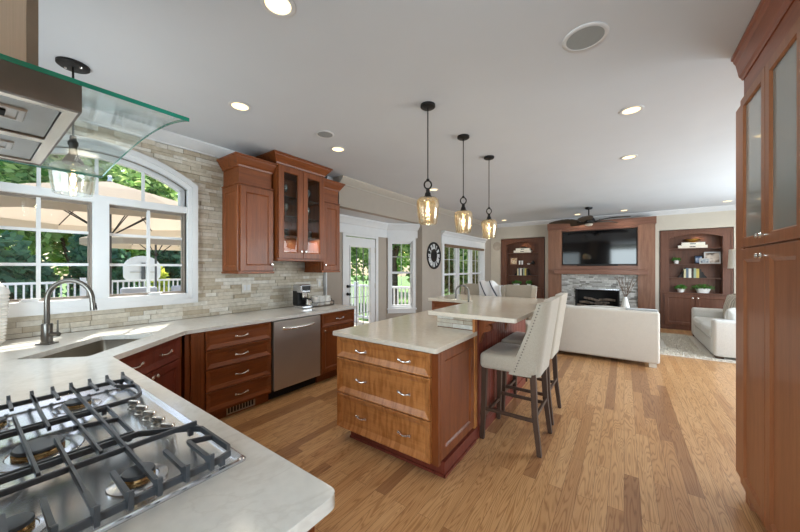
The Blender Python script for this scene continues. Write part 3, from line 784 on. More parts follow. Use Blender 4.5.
for y, z, pn in ((2.28, SHZ[0], 'far left'), (2.40, SHZ[0], 'left of centre'), (2.64, SHZ[0], 'right of centre'), (2.76, SHZ[0], 'far right')):
    lab = 'dark stoneware mug %s on the lowest glass shelf of the wall cabinet' % pn
    if mo is None:
        mo = obj('mug', MB().lathe(mug, (0, 0, 0), 14), plain('dark_stoneware', (70, 60, 52), .4), smooth=True); mo.location = (-3.52, y, z+.001); tag(mo, lab, 'mug', 'mugs in the glass cabinet')
    else: copy_tree(mo, (-3.52, y, z+.001), label=lab)
po_ = None
for y, pn in ((2.36, 'left'), (2.68, 'right')):
    lab = 'stack of bowls behind the %s glass door, on the cabinet floor' % pn
    if po_ is None:
        po_ = obj('bowl_stack', MB().lathe([(0, 0), (.05, 0), (.075, .04), (.07, .042), (.078, .06), (.073, .062), (.08, .085), (.07, .085), (.04, .06), (0, .055)], (0, 0, 0), 18), M['ceramic'], smooth=True); po_.location = (-3.53, y, gz0+.021); tag(po_, lab, 'bowls', 'bowls in the glass cabinet')
    else: copy_tree(po_, (-3.53, y, gz0+.021), label=lab)

# outlets on the stone
for y, lab, w_ in ((2.03, 'cream double outlet plate on the stone under the first wall cabinet', .115), (3.16, 'cream switch plate on the stone beside the tray of cups', .075)):
    o1 = obj('outlet', MB().box(WX+.001, WX+.012, y-w_/2, y+w_/2, 1.155, 1.27, .003), M['outlet'], label=lab, loc=None); o1['category'] = 'outlet'
    s_ = MB()
    for k in range(2 if w_ > .1 else 1):
        yy = y+(-.023+.046*k if w_ > .1 else 0); s_.box(WX+.012, WX+.014, yy-.016, yy+.016, 1.18, 1.245, .001)
    obj('socket', s_, M['trim'], o1)

# espresso machine and tray of cups
ey, ex = 2.66, -3.53
em = empty('espresso_machine', (ex, ey, .9155), 'chrome espresso machine on the worktop against the stone wall', 'coffee machine')
obj('base', MB().box(ex-.09, ex+.12, ey-.085, ey+.085, .9165, .955, .012), M['steel_x'], em)
obj('body', MB().box(ex-.09, ex+.02, ey-.085, ey+.085, .955, 1.16, .012), M['black'], em)
obj('head', MB().box(ex-.09, ex+.09, ey-.085, ey+.085, 1.12, 1.235, .02, 3), M['steel_x'], em)
obj('drip_grate', MB().box(ex+.03, ex+.115, ey-.07, ey+.07, .955, .96), M['darkgap'], em)
obj('control_panel', MB().box(ex+.09, ex+.094, ey-.065, ey+.065, 1.15, 1.215, .001), M['black'], em)
gg = MB().lathe([(0, 1.065), (.035, 1.065), (.036, 1.12), (0, 1.12)], (ex+.055, ey, 0), 16)
obj('group_head', gg, M['chrome'], em, smooth=True)
obj('portafilter', MB().lathe([(0, 1.03), (.03, 1.03), (.034, 1.064), (0, 1.064)], (ex+.055, ey, 0), 16).tube([(ex+.085, ey, 1.05), (ex+.18, ey, 1.04)], [.009, .013], 8), M['black'], em, smooth=True)
obj('steam_wand', MB().tube([(ex+.07, ey+.06, 1.12), (ex+.09, ey+.064, 1.06), (ex+.11, ey+.068, .985)], .006, 8), M['chrome'], em, smooth=True)
obj('milk_jug', MB().lathe([(0, .961), (.036, .961), (.038, .98), (.03, 1.02), (.034, 1.04), (.031, 1.04), (0, .97)], (ex+.085, ey+.04, 0), 16), M['chrome'], em, smooth=True)
ty, tx = 2.985, -3.53
tr = empty('wire_tray', (tx, ty, .9155), 'grey wire tray holding white cups at the end of the worktop', 'tray')
def rr_path(cx, cy, w_, h_, z, r=.03, n=5):
    p = []
    for sx, sy, a0 in ((1, 1, 0), (-1, 1, PI/2), (-1, -1, PI), (1, -1, 1.5*PI)):
        for k in range(n+1):
            a = a0+PI/2*k/n; p.append((cx+sx*(w_/2-r)+r*math.cos(a), cy+sy*(h_/2-r)+r*math.sin(a), z))
    return p
obj('tray_floor', MB().box(tx-.09, tx+.09, ty-.165, ty+.165, .9165, .924), plain('tray_wood', (150, 132, 110), .6), tr)
rm = MB()
for z in (.925, .975): rm.tube(rr_path(tx, ty, .20, .35, z), .0035, 6, closed=True)
for p_ in rr_path(tx, ty, .20, .35, .925)[::2]: rm.tube([p_, (p_[0], p_[1], .975)], .0025, 6)
obj('rail', rm, M['black'], tr)
for s_ in (-1, 1): obj('loop_handle', MB().tube([(tx-.03, ty+s_*.175, .975), (tx-.025, ty+s_*.18, 1.0), (tx+.025, ty+s_*.18, 1.0), (tx+.03, ty+s_*.175, .975)], .004, 6), M['black'], tr)
cupm = [(0, 0), (.044, 0), (.052, .015), (.053, .125), (.050, .125), (.049, .016), (0, .01)]
cu = None
for dy_, lab in ((-.108, 'white cup at the left end of the wire tray'), (0, 'white cup in the middle of the wire tray'), (.108, 'white cup at the right end of the wire tray')):
    if cu is None:
        cu = empty('cup', (tx, ty+dy_, .925), lab, 'cup', 'white cups in the wire tray')
        obj('bowl', MB().lathe(cupm, (0, 0, 0), 20), M['ceramic'], cu, smooth=50, local=True)
        obj('handle', MB().tube([(.050, 0, .10), (.07, 0, .098), (.079, 0, .068), (.068, 0, .04), (.050, 0, .035)], .005, 8), M['ceramic'], cu, smooth=True, local=True)
    else: copy_tree(cu, (tx, ty+dy_, .925), label=lab)
# ---------------------------------------------------------------- gas cooktop
CZ = .9155
ct = empty('gas_cooktop', (-1.40, .2, CZ), 'stainless five-burner gas cooktop with cast iron grates in the near worktop', 'cooktop')
tp = rounded([(-1.945, -.085), (-.868, -.085), (-.868, .472), (-1.945, .472)], {0, 1, 2, 3}, .018, 4)
t = MB(); zz = ((0, 0), (0, .003), (.004, .006), (.014, .006), (.022, .0015)); last = None
cx_, cy_ = -1.4065, .1935
for ins, h in zz:
    q = [t.bm.verts.new((cx_+(p[0]-cx_)*(1-ins/.54), cy_+(p[1]-cy_)*(1-ins/.28), CZ+h)) for p in tp]
    if last:
        for k in range(len(q)): t.bm.faces.new([last[k], last[(k+1) % len(q)], q[(k+1) % len(q)], q[k]])
    last = q
t.bm.faces.new(last)
obj('tray', t, M['steel_x'], ct, smooth=30)
def burner(x, y, r):
    mb = MB().lathe([(0, .0015), (r*1.75, .0015), (r*1.7, .004), (r*1.2, .006), (r*1.15, .004), (0, .004)], (x, y, CZ), 28)
    bo = obj('burner', mb, M['steel_x'], ct, smooth=30)
    obj('gas_ring', MB().lathe([(0, .004), (r*.98, .004), (r*.98, .012), (r*.86, .018), (0, .018)], (x, y, CZ), 28), M['brass'], bo, smooth=30)
    obj('burner_cap', MB().lathe([(0, .018), (r*.95, .018), (r*.97, .022), (r*.9, .026), (r*.5, .0275), (0, .0275)], (x, y, CZ), 28), M['grate'], bo, smooth=30)
    obj('igniter', MB().lathe([(0, .004), (.004, .004), (.003, .02), (0, .02)], (x-r*1.12, y+.004, CZ), 8), M['ceramic'], bo)
for x, y, r in ((-1.012, .262, .036), (-1.012, .06, .030), (-1.40, .13, .055), (-1.74, .262, .040), (-1.74, .06, .030)): burner(x, y, r)
GT = .965
def bar(mb, pts, w_=.0085, h=.014, top=GT):
    # square-section iron bar along a polyline in plan (x, y[, top])
    P_ = [Vector((p[0], p[1], p[2] if len(p) > 2 else top)) for p in pts]
    vs = []
    for i, p in enumerate(P_):
        a = P_[max(i-1, 0)]; b_ = P_[min(i+1, len(P_)-1)]; d_ = Vector((b_.x-a.x, b_.y-a.y, 0)).normalized(); s_ = Vector((-d_.y, d_.x, 0))*w_/2
        vs.append([mb.bm.verts.new(q) for q in (p-s_*.7, p+s_*.7, p+s_+Vector((0, 0, -.003)), p+s_-Vector((0, 0, h)), p-s_-Vector((0, 0, h)), p-s_-Vector((0, 0, .003)))])
    for A_, B_ in zip(vs, vs[1:]):
        for k in range(6): mb.bm.faces.new([A_[k], A_[(k+1) % 6], B_[(k+1) % 6], B_[k]])
    mb.bm.faces.new(vs[0][::-1]); mb.bm.faces.new(vs[-1])
def fin(mb, x, y, dx, L_):
    # finger: a fin that rises from the low frame at (x, y) and runs inwards
    s_ = .0048
    pr_ = [(0, -.030), (-.001, .011), (.005, .011), (.026, 0), (L_, 0), (L_-.004, -.010), (.034, -.012), (.022, -.030)]
    a = [mb.bm.verts.new((x+dx*u, y-s_, GT+v)) for u, v in pr_]; b_ = [mb.bm.verts.new((x+dx*u, y+s_, GT+v)) for u, v in pr_]
    mb.bm.faces.new(a); mb.bm.faces.new(b_[::-1])
    for k in range(len(pr_)): mb.bm.faces.new([a[k], b_[k], b_[(k+1) % len(pr_)], a[(k+1) % len(pr_)]])
LOW = GT-.014
def grate(frame, fins, bars, feet, closed=True):
    mb = MB(); bar(mb, frame+[frame[0]] if closed else frame, .010, .016, LOW)
    for f_ in fins: fin(mb, *f_)
    for b_ in bars: bar(mb, b_)
    for x, y in feet: mb.box(x-.007, x+.007, y-.007, y+.007, CZ+.0062, LOW-.006, .002)
    return obj('grate', mb, M['grate'], ct)
R3 = [.434, .392, .333, .318]
ys = [-.01, .045, .100, .157, .212, .264, .320, .376]
# right-hand grate
fr_ = [(-.885, -.045), (-.885, .40), (-.895, .432), (-.925, .445), (-1.10, .446), (-1.135, .425), (-1.228, .318), (-1.228, -.045)]
fins = [(-.866, y, -1, .15) for y in ys if abs(y-.157) > .01 and abs(y-.264) > .01]
bars = [[(-1.20, .264), (-.967, .264)], [(-1.352, .158), (-.967, .158)], [(-1.02, .44, LOW), (-1.02, .376)], [(-1.125, .44), (-1.125, -.045)], [(-1.02, -.045), (-1.02, .03)]]
grate(fr_, fins+[(-.866, y, -1, .10) for y in (.158, .264)], bars, [(-.888, -.04), (-.890, .41), (-1.13, .425), (-1.225, -.04)])
# left-hand grate
fl_ = [(-1.872, -.045), (-1.872, .40), (-1.860, .436), (-1.70, .440), (-1.615, .425), (-1.572, .395), (-1.566, .33), (-1.566, -.045)]
fins = [(-1.893, y, 1, .15) for y in ys+[.43]]
bars = [[(-1.893, .265), (-1.56, .265)], [(-1.893, .157), (-1.455, .157)], [(-1.74, .435, LOW), (-1.74, .376)]]
grate(fl_, fins, bars, [(-1.868, -.04), (-1.866, .42), (-1.575, .39), (-1.568, -.04)])
# middle grate
fm_ = [(-1.545, -.045), (-1.545, .309), (-1.246, .309), (-1.246, -.045)]
bars = [[(-1.655, .212), (-1.148, .218)], [(-1.66, .100), (-1.148, .106)], [(-1.56, .265), (-1.20, .265)], [(-1.545, .0), (-1.246, .0)], [(-1.40, .305, LOW), (-1.40, .20)], [(-1.40, -.045), (-1.40, .055)]]
grate(fm_, [], bars, [(-1.545, -.04), (-1.545, .30), (-1.248, .30), (-1.248, -.04)])
for k in range(5):
    x = -1.525+.078*k; y = .382+.002*k
    kb_ = MB().lathe([(0, .0065), (.021, .0065), (.021, .010), (.016, .012), (.016, .020), (0, .020)], (x, y, CZ), 20)
    ca, sa_ = math.cos(.5), math.sin(.5)
    kb_.box(-.022, .022, -.0085, .0085, .012, .036, .005, 2, m=Matrix.Translation((x, y, CZ)) @ Matrix.Rotation(.45, 4, 'Z'))
    obj('control_knob', kb_, M['chrome'], ct, smooth=35)
mk = MB()
for k in range(8): mk.box(-1.225+.0065*k, -1.2215+.0065*k+(.001 if k % 2 else 0), .438, .4435, CZ+.0067, CZ+.007)
obj('maker_mark', mk, M['black'], ct)

# ---------------------------------------------------------------- range hood
M['outlet_white'] = plain('satin_latch_plate', (214, 216, 216), .4, .3)
HX0, HX1, HY, HZ0, HZ1 = -1.615, -.985, .155, 1.806, 1.872
hd = empty('range_hood', (-1.31, 0, HZ0), 'stainless range hood with an arched glass canopy above the cooktop', 'range hood')
b = MB()
b.box(HX0, HX1, HY-.004, HY, HZ0, HZ1).box(HX1-.012, HX1, -.14, HY-.004, HZ0, HZ1).box(HX0, HX0+.012, -.14, HY-.004, HZ0, HZ1).box(HX0+.012, HX1-.012, -.14, HY-.004, HZ1-.012, HZ1)
obj('body', b, M['hoodface'], hd)
u = MB().box(HX0+.012, HX1-.012, HY-.026, HY-.004, HZ0+.001, HZ0+.016).box(HX0+.012, HX1-.012, -.14, -.10, HZ0+.001, HZ0+.016)
u.box(HX1-.034, HX1-.012, -.10, HY-.026, HZ0+.001, HZ0+.016).box(HX0+.012, HX0+.034, -.10, HY-.026, HZ0+.001, HZ0+.016)
for k in (1,): 
    x = HX0+(HX1-HX0)*.5; u.box(x-.016, x+.016, -.10, HY-.026, HZ0+.001, HZ0+.016)
obj('underside_frame', u, M['chrome'], hd)
for k in range(2):
    x0 = HX0+.036+k*(.5*(HX1-HX0)-.012); x1 = x0+.5*(HX1-HX0)-.062
    fl = obj('grease_filter', MB().box(x0, x1, -.098, HY-.028, HZ0+.006, HZ0+.014), M['filter'], hd)
    xm = (x0+x1)/2+.02
    obj('latch', MB().rings((xm-.045, .085, HZ0+.0055), (1, 0, 0), (0, -1, 0), (0, 0, -1), .09, .085, ((0, 0), (.003, .004), (.012, .004), (.014, .001))), M['outlet_white'], fl)
    obj('finger_pull', MB().box(xm-.02, xm+.02, .025, .055, HZ0-.0005, HZ0+.0035), M['darkgap'], fl)
    
GX0, GX1, GYF = -1.85, -.945, .352
def gz(x):
    t_ = (x-(GX0+GX1)/2)/((GX1-GX0)/2); return 1.925-.075*t_*t_
def gy(x):
    t_ = (x-(GX0+GX1)/2)/((GX1-GX0)/2); return GYF+.03*(1-t_*t_)
gl = MB(); N_ = 24; xs = [GX0+(GX1-GX0)*k/N_ for k in range(N_+1)]
for a, b_ in zip(xs, xs[1:]):
    for dz_ in (0, .008):
        gl.face([(a, -.13, gz(a)+dz_), (b_, -.13, gz(b_)+dz_), (b_, gy(b_), gz(b_)+dz_), (a, gy(a), gz(a)+dz_)])
bmesh.ops.remove_doubles(gl.bm, verts=gl.bm.verts[:], dist=1e-5)
cano = obj('glass_canopy', gl, M['hood_glass'], hd, smooth=60)
eg = MB()
for x in (GX0, GX1): eg.box(x-.0005, x+.0008, -.13, gy(x), gz(x)-.001, gz(x)+.009)
for a, b_ in zip(xs, xs[1:]): eg.face([(a, gy(a)+.0006, gz(a)), (b_, gy(b_)+.0006, gz(b_)), (b_, gy(b_)+.0006, gz(b_)+.008), (a, gy(a)+.0006, gz(a)+.008)])
obj('glass_edge', eg, M['edge_glass'], cano)
ch = MB().box(-1.47, -1.15, -.145, .106, 1.935, CEIL-.001)
M['duct'] = steel('duct_cover_steel', (206, 186, 164), .35, (140, 140, 2))  # warm tone in the colour stands in for reflected wood
obj('chimney', ch, M['duct'], hd)
obj('seam_strip', MB().box(-1.15, -1.146, .088, .106, 1.935, CEIL-.001), plain('satin_steel_seam', (158, 142, 124), .45, .4), hd)

# ---------------------------------------------------------------- island
isl = empty('kitchen_island', (-1.5, 2.2, 0), 'cherry kitchen island with drawers, lower worktop level and raised bar wall', 'kitchen island')
IX0, IX1, IY0 = -1.995, -1.04, 1.885
obj('body', MB().box(IX0, IX1, IY0, 3.44, .105, .878), M['cherry'], isl)
for z0, z1 in ((.705, .872), (.408, .697), (.115, .400)):
    dw = obj('drawer', MB().slope_panel((IX0+.006, IY0-.0005, z0), (1, 0, 0), UP, (0, -1, 0), IX1-IX0-.045, z1-z0, .030, .008, .040, .020), M['figured'], isl)
    for x in (-1.712, -1.293): pull(dw, (x, IY0-.013, (z0+z1)/2-.004), (1, 0, 0), (0, -1, 0), .105)
obj('corner_stile', MB().box(IX1-.028, IX1+.012, IY0-.002, IY0+.03, .10, .878), M['cherry'], isl)
obj('side_panel', MB().panel((IX1+.0005, IY0+.03, .12), (0, 1, 0), UP, (1, 0, 0), .585, .755, .014, .07), M['cherry'], isl)
obj('post', MB().box(IX1+.0, IX1+.02, 2.502, 2.56, .0, 1.034), M['figured'], isl)
pl_ = MB().box(-1.915, -1.014, 1.948, 3.40, .001, .104)
pl_.box(-1.918, -1.006, 1.938, 1.950, .001, .02).box(-1.016, -1.004, 1.938, 2.50, .001, .02)
obj('plinth', pl_, M['cherry_dark'], isl)
lw = obj('lower_worktop', MB().prism(rounded([(-2.035, 1.84), (-1.018, 1.84), (-1.018, 2.558), (-1.415, 2.558), (-1.415, 3.497), (-2.035, 3.497)], {0, 1}, .02), .880, .915, .003), M['quartz_warm'], isl)
kw = MB().box(-1.413, -1.03, 2.575, 4.12, .0, 1.034).box(-2.0, -1.413, 3.502, 4.12, 0.0, 1.034)
obj('bar_wall', kw, M['cherry'], isl)
bd = MB(); y = 2.58
while y < 4.1:
    bd.box(-1.0295, -1.018, y, y+.062, .09, 1.03, .003, 1); y += .066
obj('beadboard', bd, M['cherry_dark'], isl)
obj('bar_baseboard', MB().box(-1.03, -1.008, 2.57, 4.13, .001, .09, .004), M['cherry_dark'], isl)
mb, tn = ledger(lambda u, z, d: (u, 2.574-d, z), -1.413, -1.03, .916, 1.034, None, 12, .035, .045, .1, .28, .008)
o = obj('stone_riser', mb, M['ledger'], isl); set_tone(o, tn)
mb, tn = ledger(lambda u, z, d: (-1.414-d, u, z), 2.575, 3.497, .916, 1.034, None, 13, .035, .045, .1, .28, .008)
o = obj('stone_riser', mb, M['ledger'], isl); set_tone(o, tn)
obj('bar_top', MB().prism(rounded([(-1.435, 2.435), (-.665, 2.435), (-.665, 4.22), (-2.045, 4.22), (-2.045, 3.475), (-1.435, 3.475)], {1, 2}, .03), 1.035, 1.070, .004), M['quartz_warm'], isl)
obj('wing_panel', MB().panel((-2.0, 3.5015, .92), (1, 0, 0), UP, (0, -1, 0), .58, .11, .008, .02), M['cherry_x'], isl)
def corbel(y):
    pts_ = [(-1.018, .80), (-1.018, 1.034), (-.86, 1.034), (-.862, 1.015), (-.875, 1.0), (-.91, .985)]
    for k in range(9): a = PI*.5-PI*k/9; pts_.append((-.945+.03*math.cos(a), .945+.03*math.sin(a)))
    pts_ += [(-.985, .90), (-1.0, .86)]
    mb = MB(); A_ = [mb.bm.verts.new((x, y-.03, z)) for x, z in pts_]; B_ = [mb.bm.verts.new((x, y+.03, z)) for x, z in pts_]
    mb.bm.faces.new(A_); mb.bm.faces.new(B_[::-1])
    for k in range(len(pts_)): mb.bm.faces.new([A_[k], B_[k], B_[(k+1) % len(pts_)], A_[(k+1) % len(pts_)]])
    mb.lathe([(.024, -.036), (.024, .036)], (-.945, y, .945), 16, 'y')
    sp = [(-.945+(.022-.0018*k)*math.cos(k*.6), y-.034, .945+(.022-.0018*k)*math.sin(k*.6)) for k in range(12)]
    mb.tube(sp, .004, 6)
    return obj('corbel', mb, M['cherry'], isl, smooth=30)
for y in (2.63, 3.35, 4.05): corbel(y)
bf = empty('bar_faucet', (-1.46, 3.40, .915), 'small brushed nickel gooseneck faucet on the island behind the raised bar', 'faucet')
pts = [(-1.46, 3.40, .95), (-1.46, 3.40, 1.18)]
dv = Vector((-.87, -.35)).normalized(); R_ = .072
for k in range(1, 13): a = PI*k/12; pts.append((-1.46+dv.x*(R_-R_*math.cos(a)), 3.40+dv.y*(R_-R_*math.cos(a)), 1.18+R_*math.sin(a)))
pts.append((pts[-1][0], pts[-1][1], 1.10))
obj('spout', MB().tube(pts, .0105, 12), M['faucet'], bf, smooth=True)
obj('base', MB().lathe([(.024, 0), (.022, .04), (.013, .05), (0, .05)], (-1.46, 3.40, .9155), 16), M['faucet'], bf, smooth=True)
obj('lever', MB().tube([(-1.46, 3.40, .95), (-1.48, 3.36, .97), (-1.49, 3.34, 1.0)], .006, 8), M['faucet'], bf, smooth=True)

# ---------------------------------------------------------------- bar stools (local: sitter looks along -x)
def rot_tilt(cx, cz, a): return Matrix.Translation((cx, 0, cz)) @ Matrix.Rotation(a, 4, 'Y') @ Matrix.Translation((-cx, 0, -cz))
def make_stool():
    r = empty('bar_stool', (0, 0, 0))
    s_ = MB(); b = bmesh.new(); bmesh.ops.create_cube(b, size=1)
    for v in b.verts: v.co = Vector((v.co.x*.45-.01, v.co.y*(.50 if v.co.x < 0 else .46), .675+v.co.z*.13))
    bmesh.ops.bevel(b, geom=b.edges[:], offset=.035, segments=4, profile=.5, affect='EDGES')
    for v in b.verts:
        if v.co.z > .70: v.co.z += .018*max(0, 1-(v.co.x/.26)**2)*max(0, 1-(v.co.y/.27)**2)
    s_.add(b); obj('seat', s_, M['linen'], r, smooth=60, local=True)
    # back: a shell curving forward into side wings, wings sweep down to the seat
    bk = MB(); nu, nv = 18, 12; grid = []; th = .06
    def bp(u, v, off):
        # u in -1..1 across, v in 0..1 up
        lean = .085*v; wing = max(0, abs(u)-.62)/.38
        x = .240+lean-off+.012*(1-u*u)*-1
        wl = (.135*(1-v)**1.15+.10)*wing**1.2           # how far the wing reaches forward
        y = (.235+.012*v)*(abs(u)/.80 if abs(u) < .80 else 1)*(1 if u > 0 else -1)
        k = max(0, min(1, (abs(u)-.62)/.20)); y -= (off*k)*(1 if u > 0 else -1)
        x = x-wl+ (off*.8*k)
        topz = 1.215-.035*abs(u)**3-.012*(1-abs(u))
        z = .60+(topz-.60)*v
        return Vector((x, y, z))
    outer = [[bk.bm.verts.new(bp(-1+2*i/nu, j/nv, 0)) for i in range(nu+1)] for j in range(nv+1)]
    inner = [[bk.bm.verts.new(bp(-1+2*i/nu, j/nv, th)) for i in range(nu+1)] for j in range(nv+1)]
    for j in range(nv):
        for i in range(nu):
            bk.bm.faces.new([outer[j][i], outer[j][i+1], outer[j+1][i+1], outer[j+1][i]])
            bk.bm.faces.new([inner[j][i], inner[j+1][i], inner[j+1][i+1], inner[j][i+1]])
    for i in range(nu):
        bk.bm.faces.new([outer[nv][i], outer[nv][i+1], inner[nv][i+1], inner[nv][i]]); bk.bm.faces.new([outer[0][i], inner[0][i], inner[0][i+1], outer[0][i+1]])
    for j in range(nv):
        bk.bm.faces.new([outer[j][0], outer[j+1][0], inner[j+1][0], inner[j][0]]); bk.bm.faces.new([outer[j][nu], inner[j][nu], inner[j+1][nu], outer[j+1][nu]])
    bo = obj('backrest', bk, M['linen'], r, smooth=70, local=True)
    bvm = bo.modifiers.new('soft', 'BEVEL'); bvm.width = .012; bvm.segments = 3; bvm.limit_method = 'ANGLE'; bvm.angle_limit = .9
    for s in (-1, 1):
        na = MB()
        for k in range(24):
            v = .05+.93*k/23; p = bp(s*.965, v, 0); na.lathe([(0, -.004), (.0068, -.003), (.0055, .003), (0, .0055)], (p.x+.012, p.y+s*.0015, p.z), 6, 'y', m=Matrix.Rotation(0 if s > 0 else PI, 4, 'X'))
        obj('nailhead_trim', na, M['nail'], bo, smooth=True, local=True)
    for sx, sy in ((-1, -1), (-1, 1), (1, -1), (1, 1)):
        lg = MB(); x0, y0 = (-.205 if sx < 0 else .185), sy*.195; x1, y1 = x0+sx*(.015 if sx < 0 else .05), y0+sy*.018
        a, b_ = .022, .016
        T_ = [lg.bm.verts.new((x0+i*a, y0+j*a, .625)) for i, j in ((-1, -1), (1, -1), (1, 1), (-1, 1))]
        m1 = [lg.bm.verts.new(((x0+(x1-x0)*.3)+i*a*.9, (y0+(y1-y0)*.5)+j*a*.9, .3)) for i, j in ((-1, -1), (1, -1), (1, 1), (-1, 1))]
        L_ = [lg.bm.verts.new((x1+i*b_, y1+j*b_, .004)) for i, j in ((-1, -1), (1, -1), (1, 1), (-1, 1))]
        for P1, P2 in ((T_, m1), (m1, L_)):
            for k in range(4): lg.bm.faces.new([P1[k], P1[(k+1) % 4], P2[(k+1) % 4], P2[k]])
        lg.bm.faces.new(T_); lg.bm.faces.new(L_)
        lo = obj('leg', lg, M['legwood'], r, local=True)
        obj('glide', MB().lathe([(0, 0), (.012, 0), (.012, .004), (0, .004)], (x1, y1, 0), 10), M['rubber'], lo, local=True)
    for a in (((-.212, -.2), (-.212, .2), .20), ((.205, -.205), (.205, .205), .30), ((-.212, -.205), (.205, -.205), .26), ((-.212, .205), (.205, .205), .26)):
        mb = MB(); (xa, ya), (xb, yb), z = a; mb.box(min(xa, xb)-.010, max(xa, xb)+.010, min(ya, yb)-.010, max(ya, yb)+.010, z-.014, z+.014, .003)
        obj('stretcher', mb, M['legwood'], r, local=True)
    return r
st = make_stool()
for i, (x, y, rz, lab) in enumerate(((-.765, 2.80, 0, 'oatmeal linen bar stool with nailhead trim, nearest on the right side of the island bar'),
      (-.78, 3.40, 0, 'oatmeal linen bar stool, second along the right side of the island bar'),
      (-1.235, 4.42, -PI/2, 'linen bar stool facing the camera behind the bar, right of the striped throw'),
      (-1.87, 4.42, -PI/2, 'linen bar stool behind the bar with a striped throw on its corner'))):
    o = st if i == 0 else copy_tree(st)
    o.location = (x, y, 0); o.rotation_euler = (0, 0, rz if rz == 0 else PI/2); tag(o, lab, 'stool', 'linen bar stools at the island')

# ---------------------------------------------------------------- pendants
def make_pendant():
    r = empty('pendant_lamp', (0, 0, 0))
    obj('canopy', MB().lathe([(0, 0), (.062, 0), (.062, -.018), (.052, -.026), (0, -.026)], (0, 0, CEIL-.0005), 24), M['black'], r, smooth=40, local=True)
    obj('cord', MB().tube([(0, 0, CEIL-.02), (0, 0, 2.20)], .005, 8), M['black'], r, local=True)
    mb = MB().lathe([(0, 2.20), (.012, 2.20), (.014, 2.188), (.009, 2.18), (0, 2.18)], (0, 0, 0), 12)
    mb.tube([(.030*math.cos(2*PI*k/20), 0, 2.152+.034*math.sin(2*PI*k/20)) for k in range(20)], .0065, 8, closed=True)
    ro = obj('ring', mb, M['black'], r, smooth=True, local=True); ro.rotation_euler = (0, 0, math.radians(35))
    obj('socket_cap', MB().lathe([(0, 2.12), (.010, 2.12), (.017, 2.108), (.015, 2.092), (.024, 2.08), (.026, 2.06), (.034, 2.052), (.036, 2.045), (0, 2.045)], (0, 0, 0), 20), M['black'], r, smooth=True, local=True)
    pr_ = [(.034, 2.050), (.070, 2.042), (.090, 2.024), (.094, 1.99), (.088, 1.92), (.074, 1.828), (.071, 1.824), (.070, 1.83), (.084, 1.92), (.090, 1.99), (.088, 2.02), (.076, 2.034)]
    obj('glass_shade', MB().lathe(pr_, (0, 0, 0), 32), M['amber'], r, smooth=60, local=True)
    bu = MB().lathe([(0, 2.045), (.013, 2.04), (.013, 2.0), (.020, 1.97), (.022, 1.94), (.016, 1.90), (0, 1.885)], (0, 0, 0), 16)
    bo = obj('bulb', bu, M['bulbglass'], r, smooth=True, local=True)
    obj('filament', MB().tube([(0, 0, 2.0), (0, 0, 1.915)], .0075, 8), M['bulb'], bo, local=True)
    return r
M['bulbglass'] = glass('bulb_glass', (1, .95, .85), .08, .02)
pd = make_pendant()
for i, (x, y, lab) in enumerate(((-1.335, 2.265, 'black pendant lamp with amber glass, nearest and largest of the three over the island'),
        (-1.355, 3.02, 'black pendant lamp with amber glass, middle one over the island'), (-1.35, 3.765, 'black pendant lamp with amber glass, farthest one over the island'))):
    o = pd if i == 0 else copy_tree(pd)
    o.location = (x, y, 0); tag(o, lab, 'pendant lamp', 'pendant lamps over the island')
    light('POINT', 'pendant_light', (x, y, 1.95), 1.6, (1, .82, .58), .02)
px, py = -3.0, .43
sp = empty('pendant_lamp', (px, py, CEIL), 'black pendant lamp with clear seeded glass above the corner sink', 'pendant lamp')
obj('canopy', MB().lathe([(0, 0), (.082, 0), (.082, -.014), (.074, -.02), (0, -.02)], (px, py, CEIL-.0005), 28), M['black'], sp, smooth=40)
so_ = MB()
for s in (-.05, .05): so_.lathe([(0, 0), (.008, 0), (.006, -.006), (0, -.007)], (px+s*.8, py+s*.6, CEIL-.021), 10)
obj('screw', so_, M['chrome'], sp)
obj('cord', MB().tube([(px, py, CEIL-.02), (px, py, 2.33)], .006, 8), M['black'], sp)
obj('socket_cap', MB().lathe([(0, 2.34), (.016, 2.34), (.018, 2.31), (.026, 2.30), (.026, 2.28), (.020, 2.27), (.022, 2.22), (.035, 2.20), (.05, 2.17), (.052, 2.155), (0, 2.155)], (px, py, 0), 20), M['black'], sp, smooth=40)
pr_ = [(.05, 2.16), (.085, 2.15), (.100, 2.135), (.111, 2.11), (.112, 2.08), (.106, 2.02), (.096, 1.955), (.093, 1.95), (.093, 1.956), (.102, 2.02), (.108, 2.08), (.107, 2.105), (.097, 2.129), (.083, 2.143)]
obj('glass_shade', MB().lathe(pr_, (px, py, 0), 36), M['clear'], sp, smooth=60)
bo = obj('bulb', MB().lathe([(0, 2.16), (.013, 2.15), (.013, 2.12), (.024, 2.08), (.026, 2.05), (.018, 2.0), (0, 1.98)], (px, py, 0), 16), M['bulbglass'], sp, smooth=True)
obj('filament', MB().tube([(px, py, 2.11), (px, py, 2.01)], .009, 8), M['bulb'], bo)
light('POINT', 'sink_pendant_light', (px, py, 2.06), 1.2, (1, .8, .5), .02)

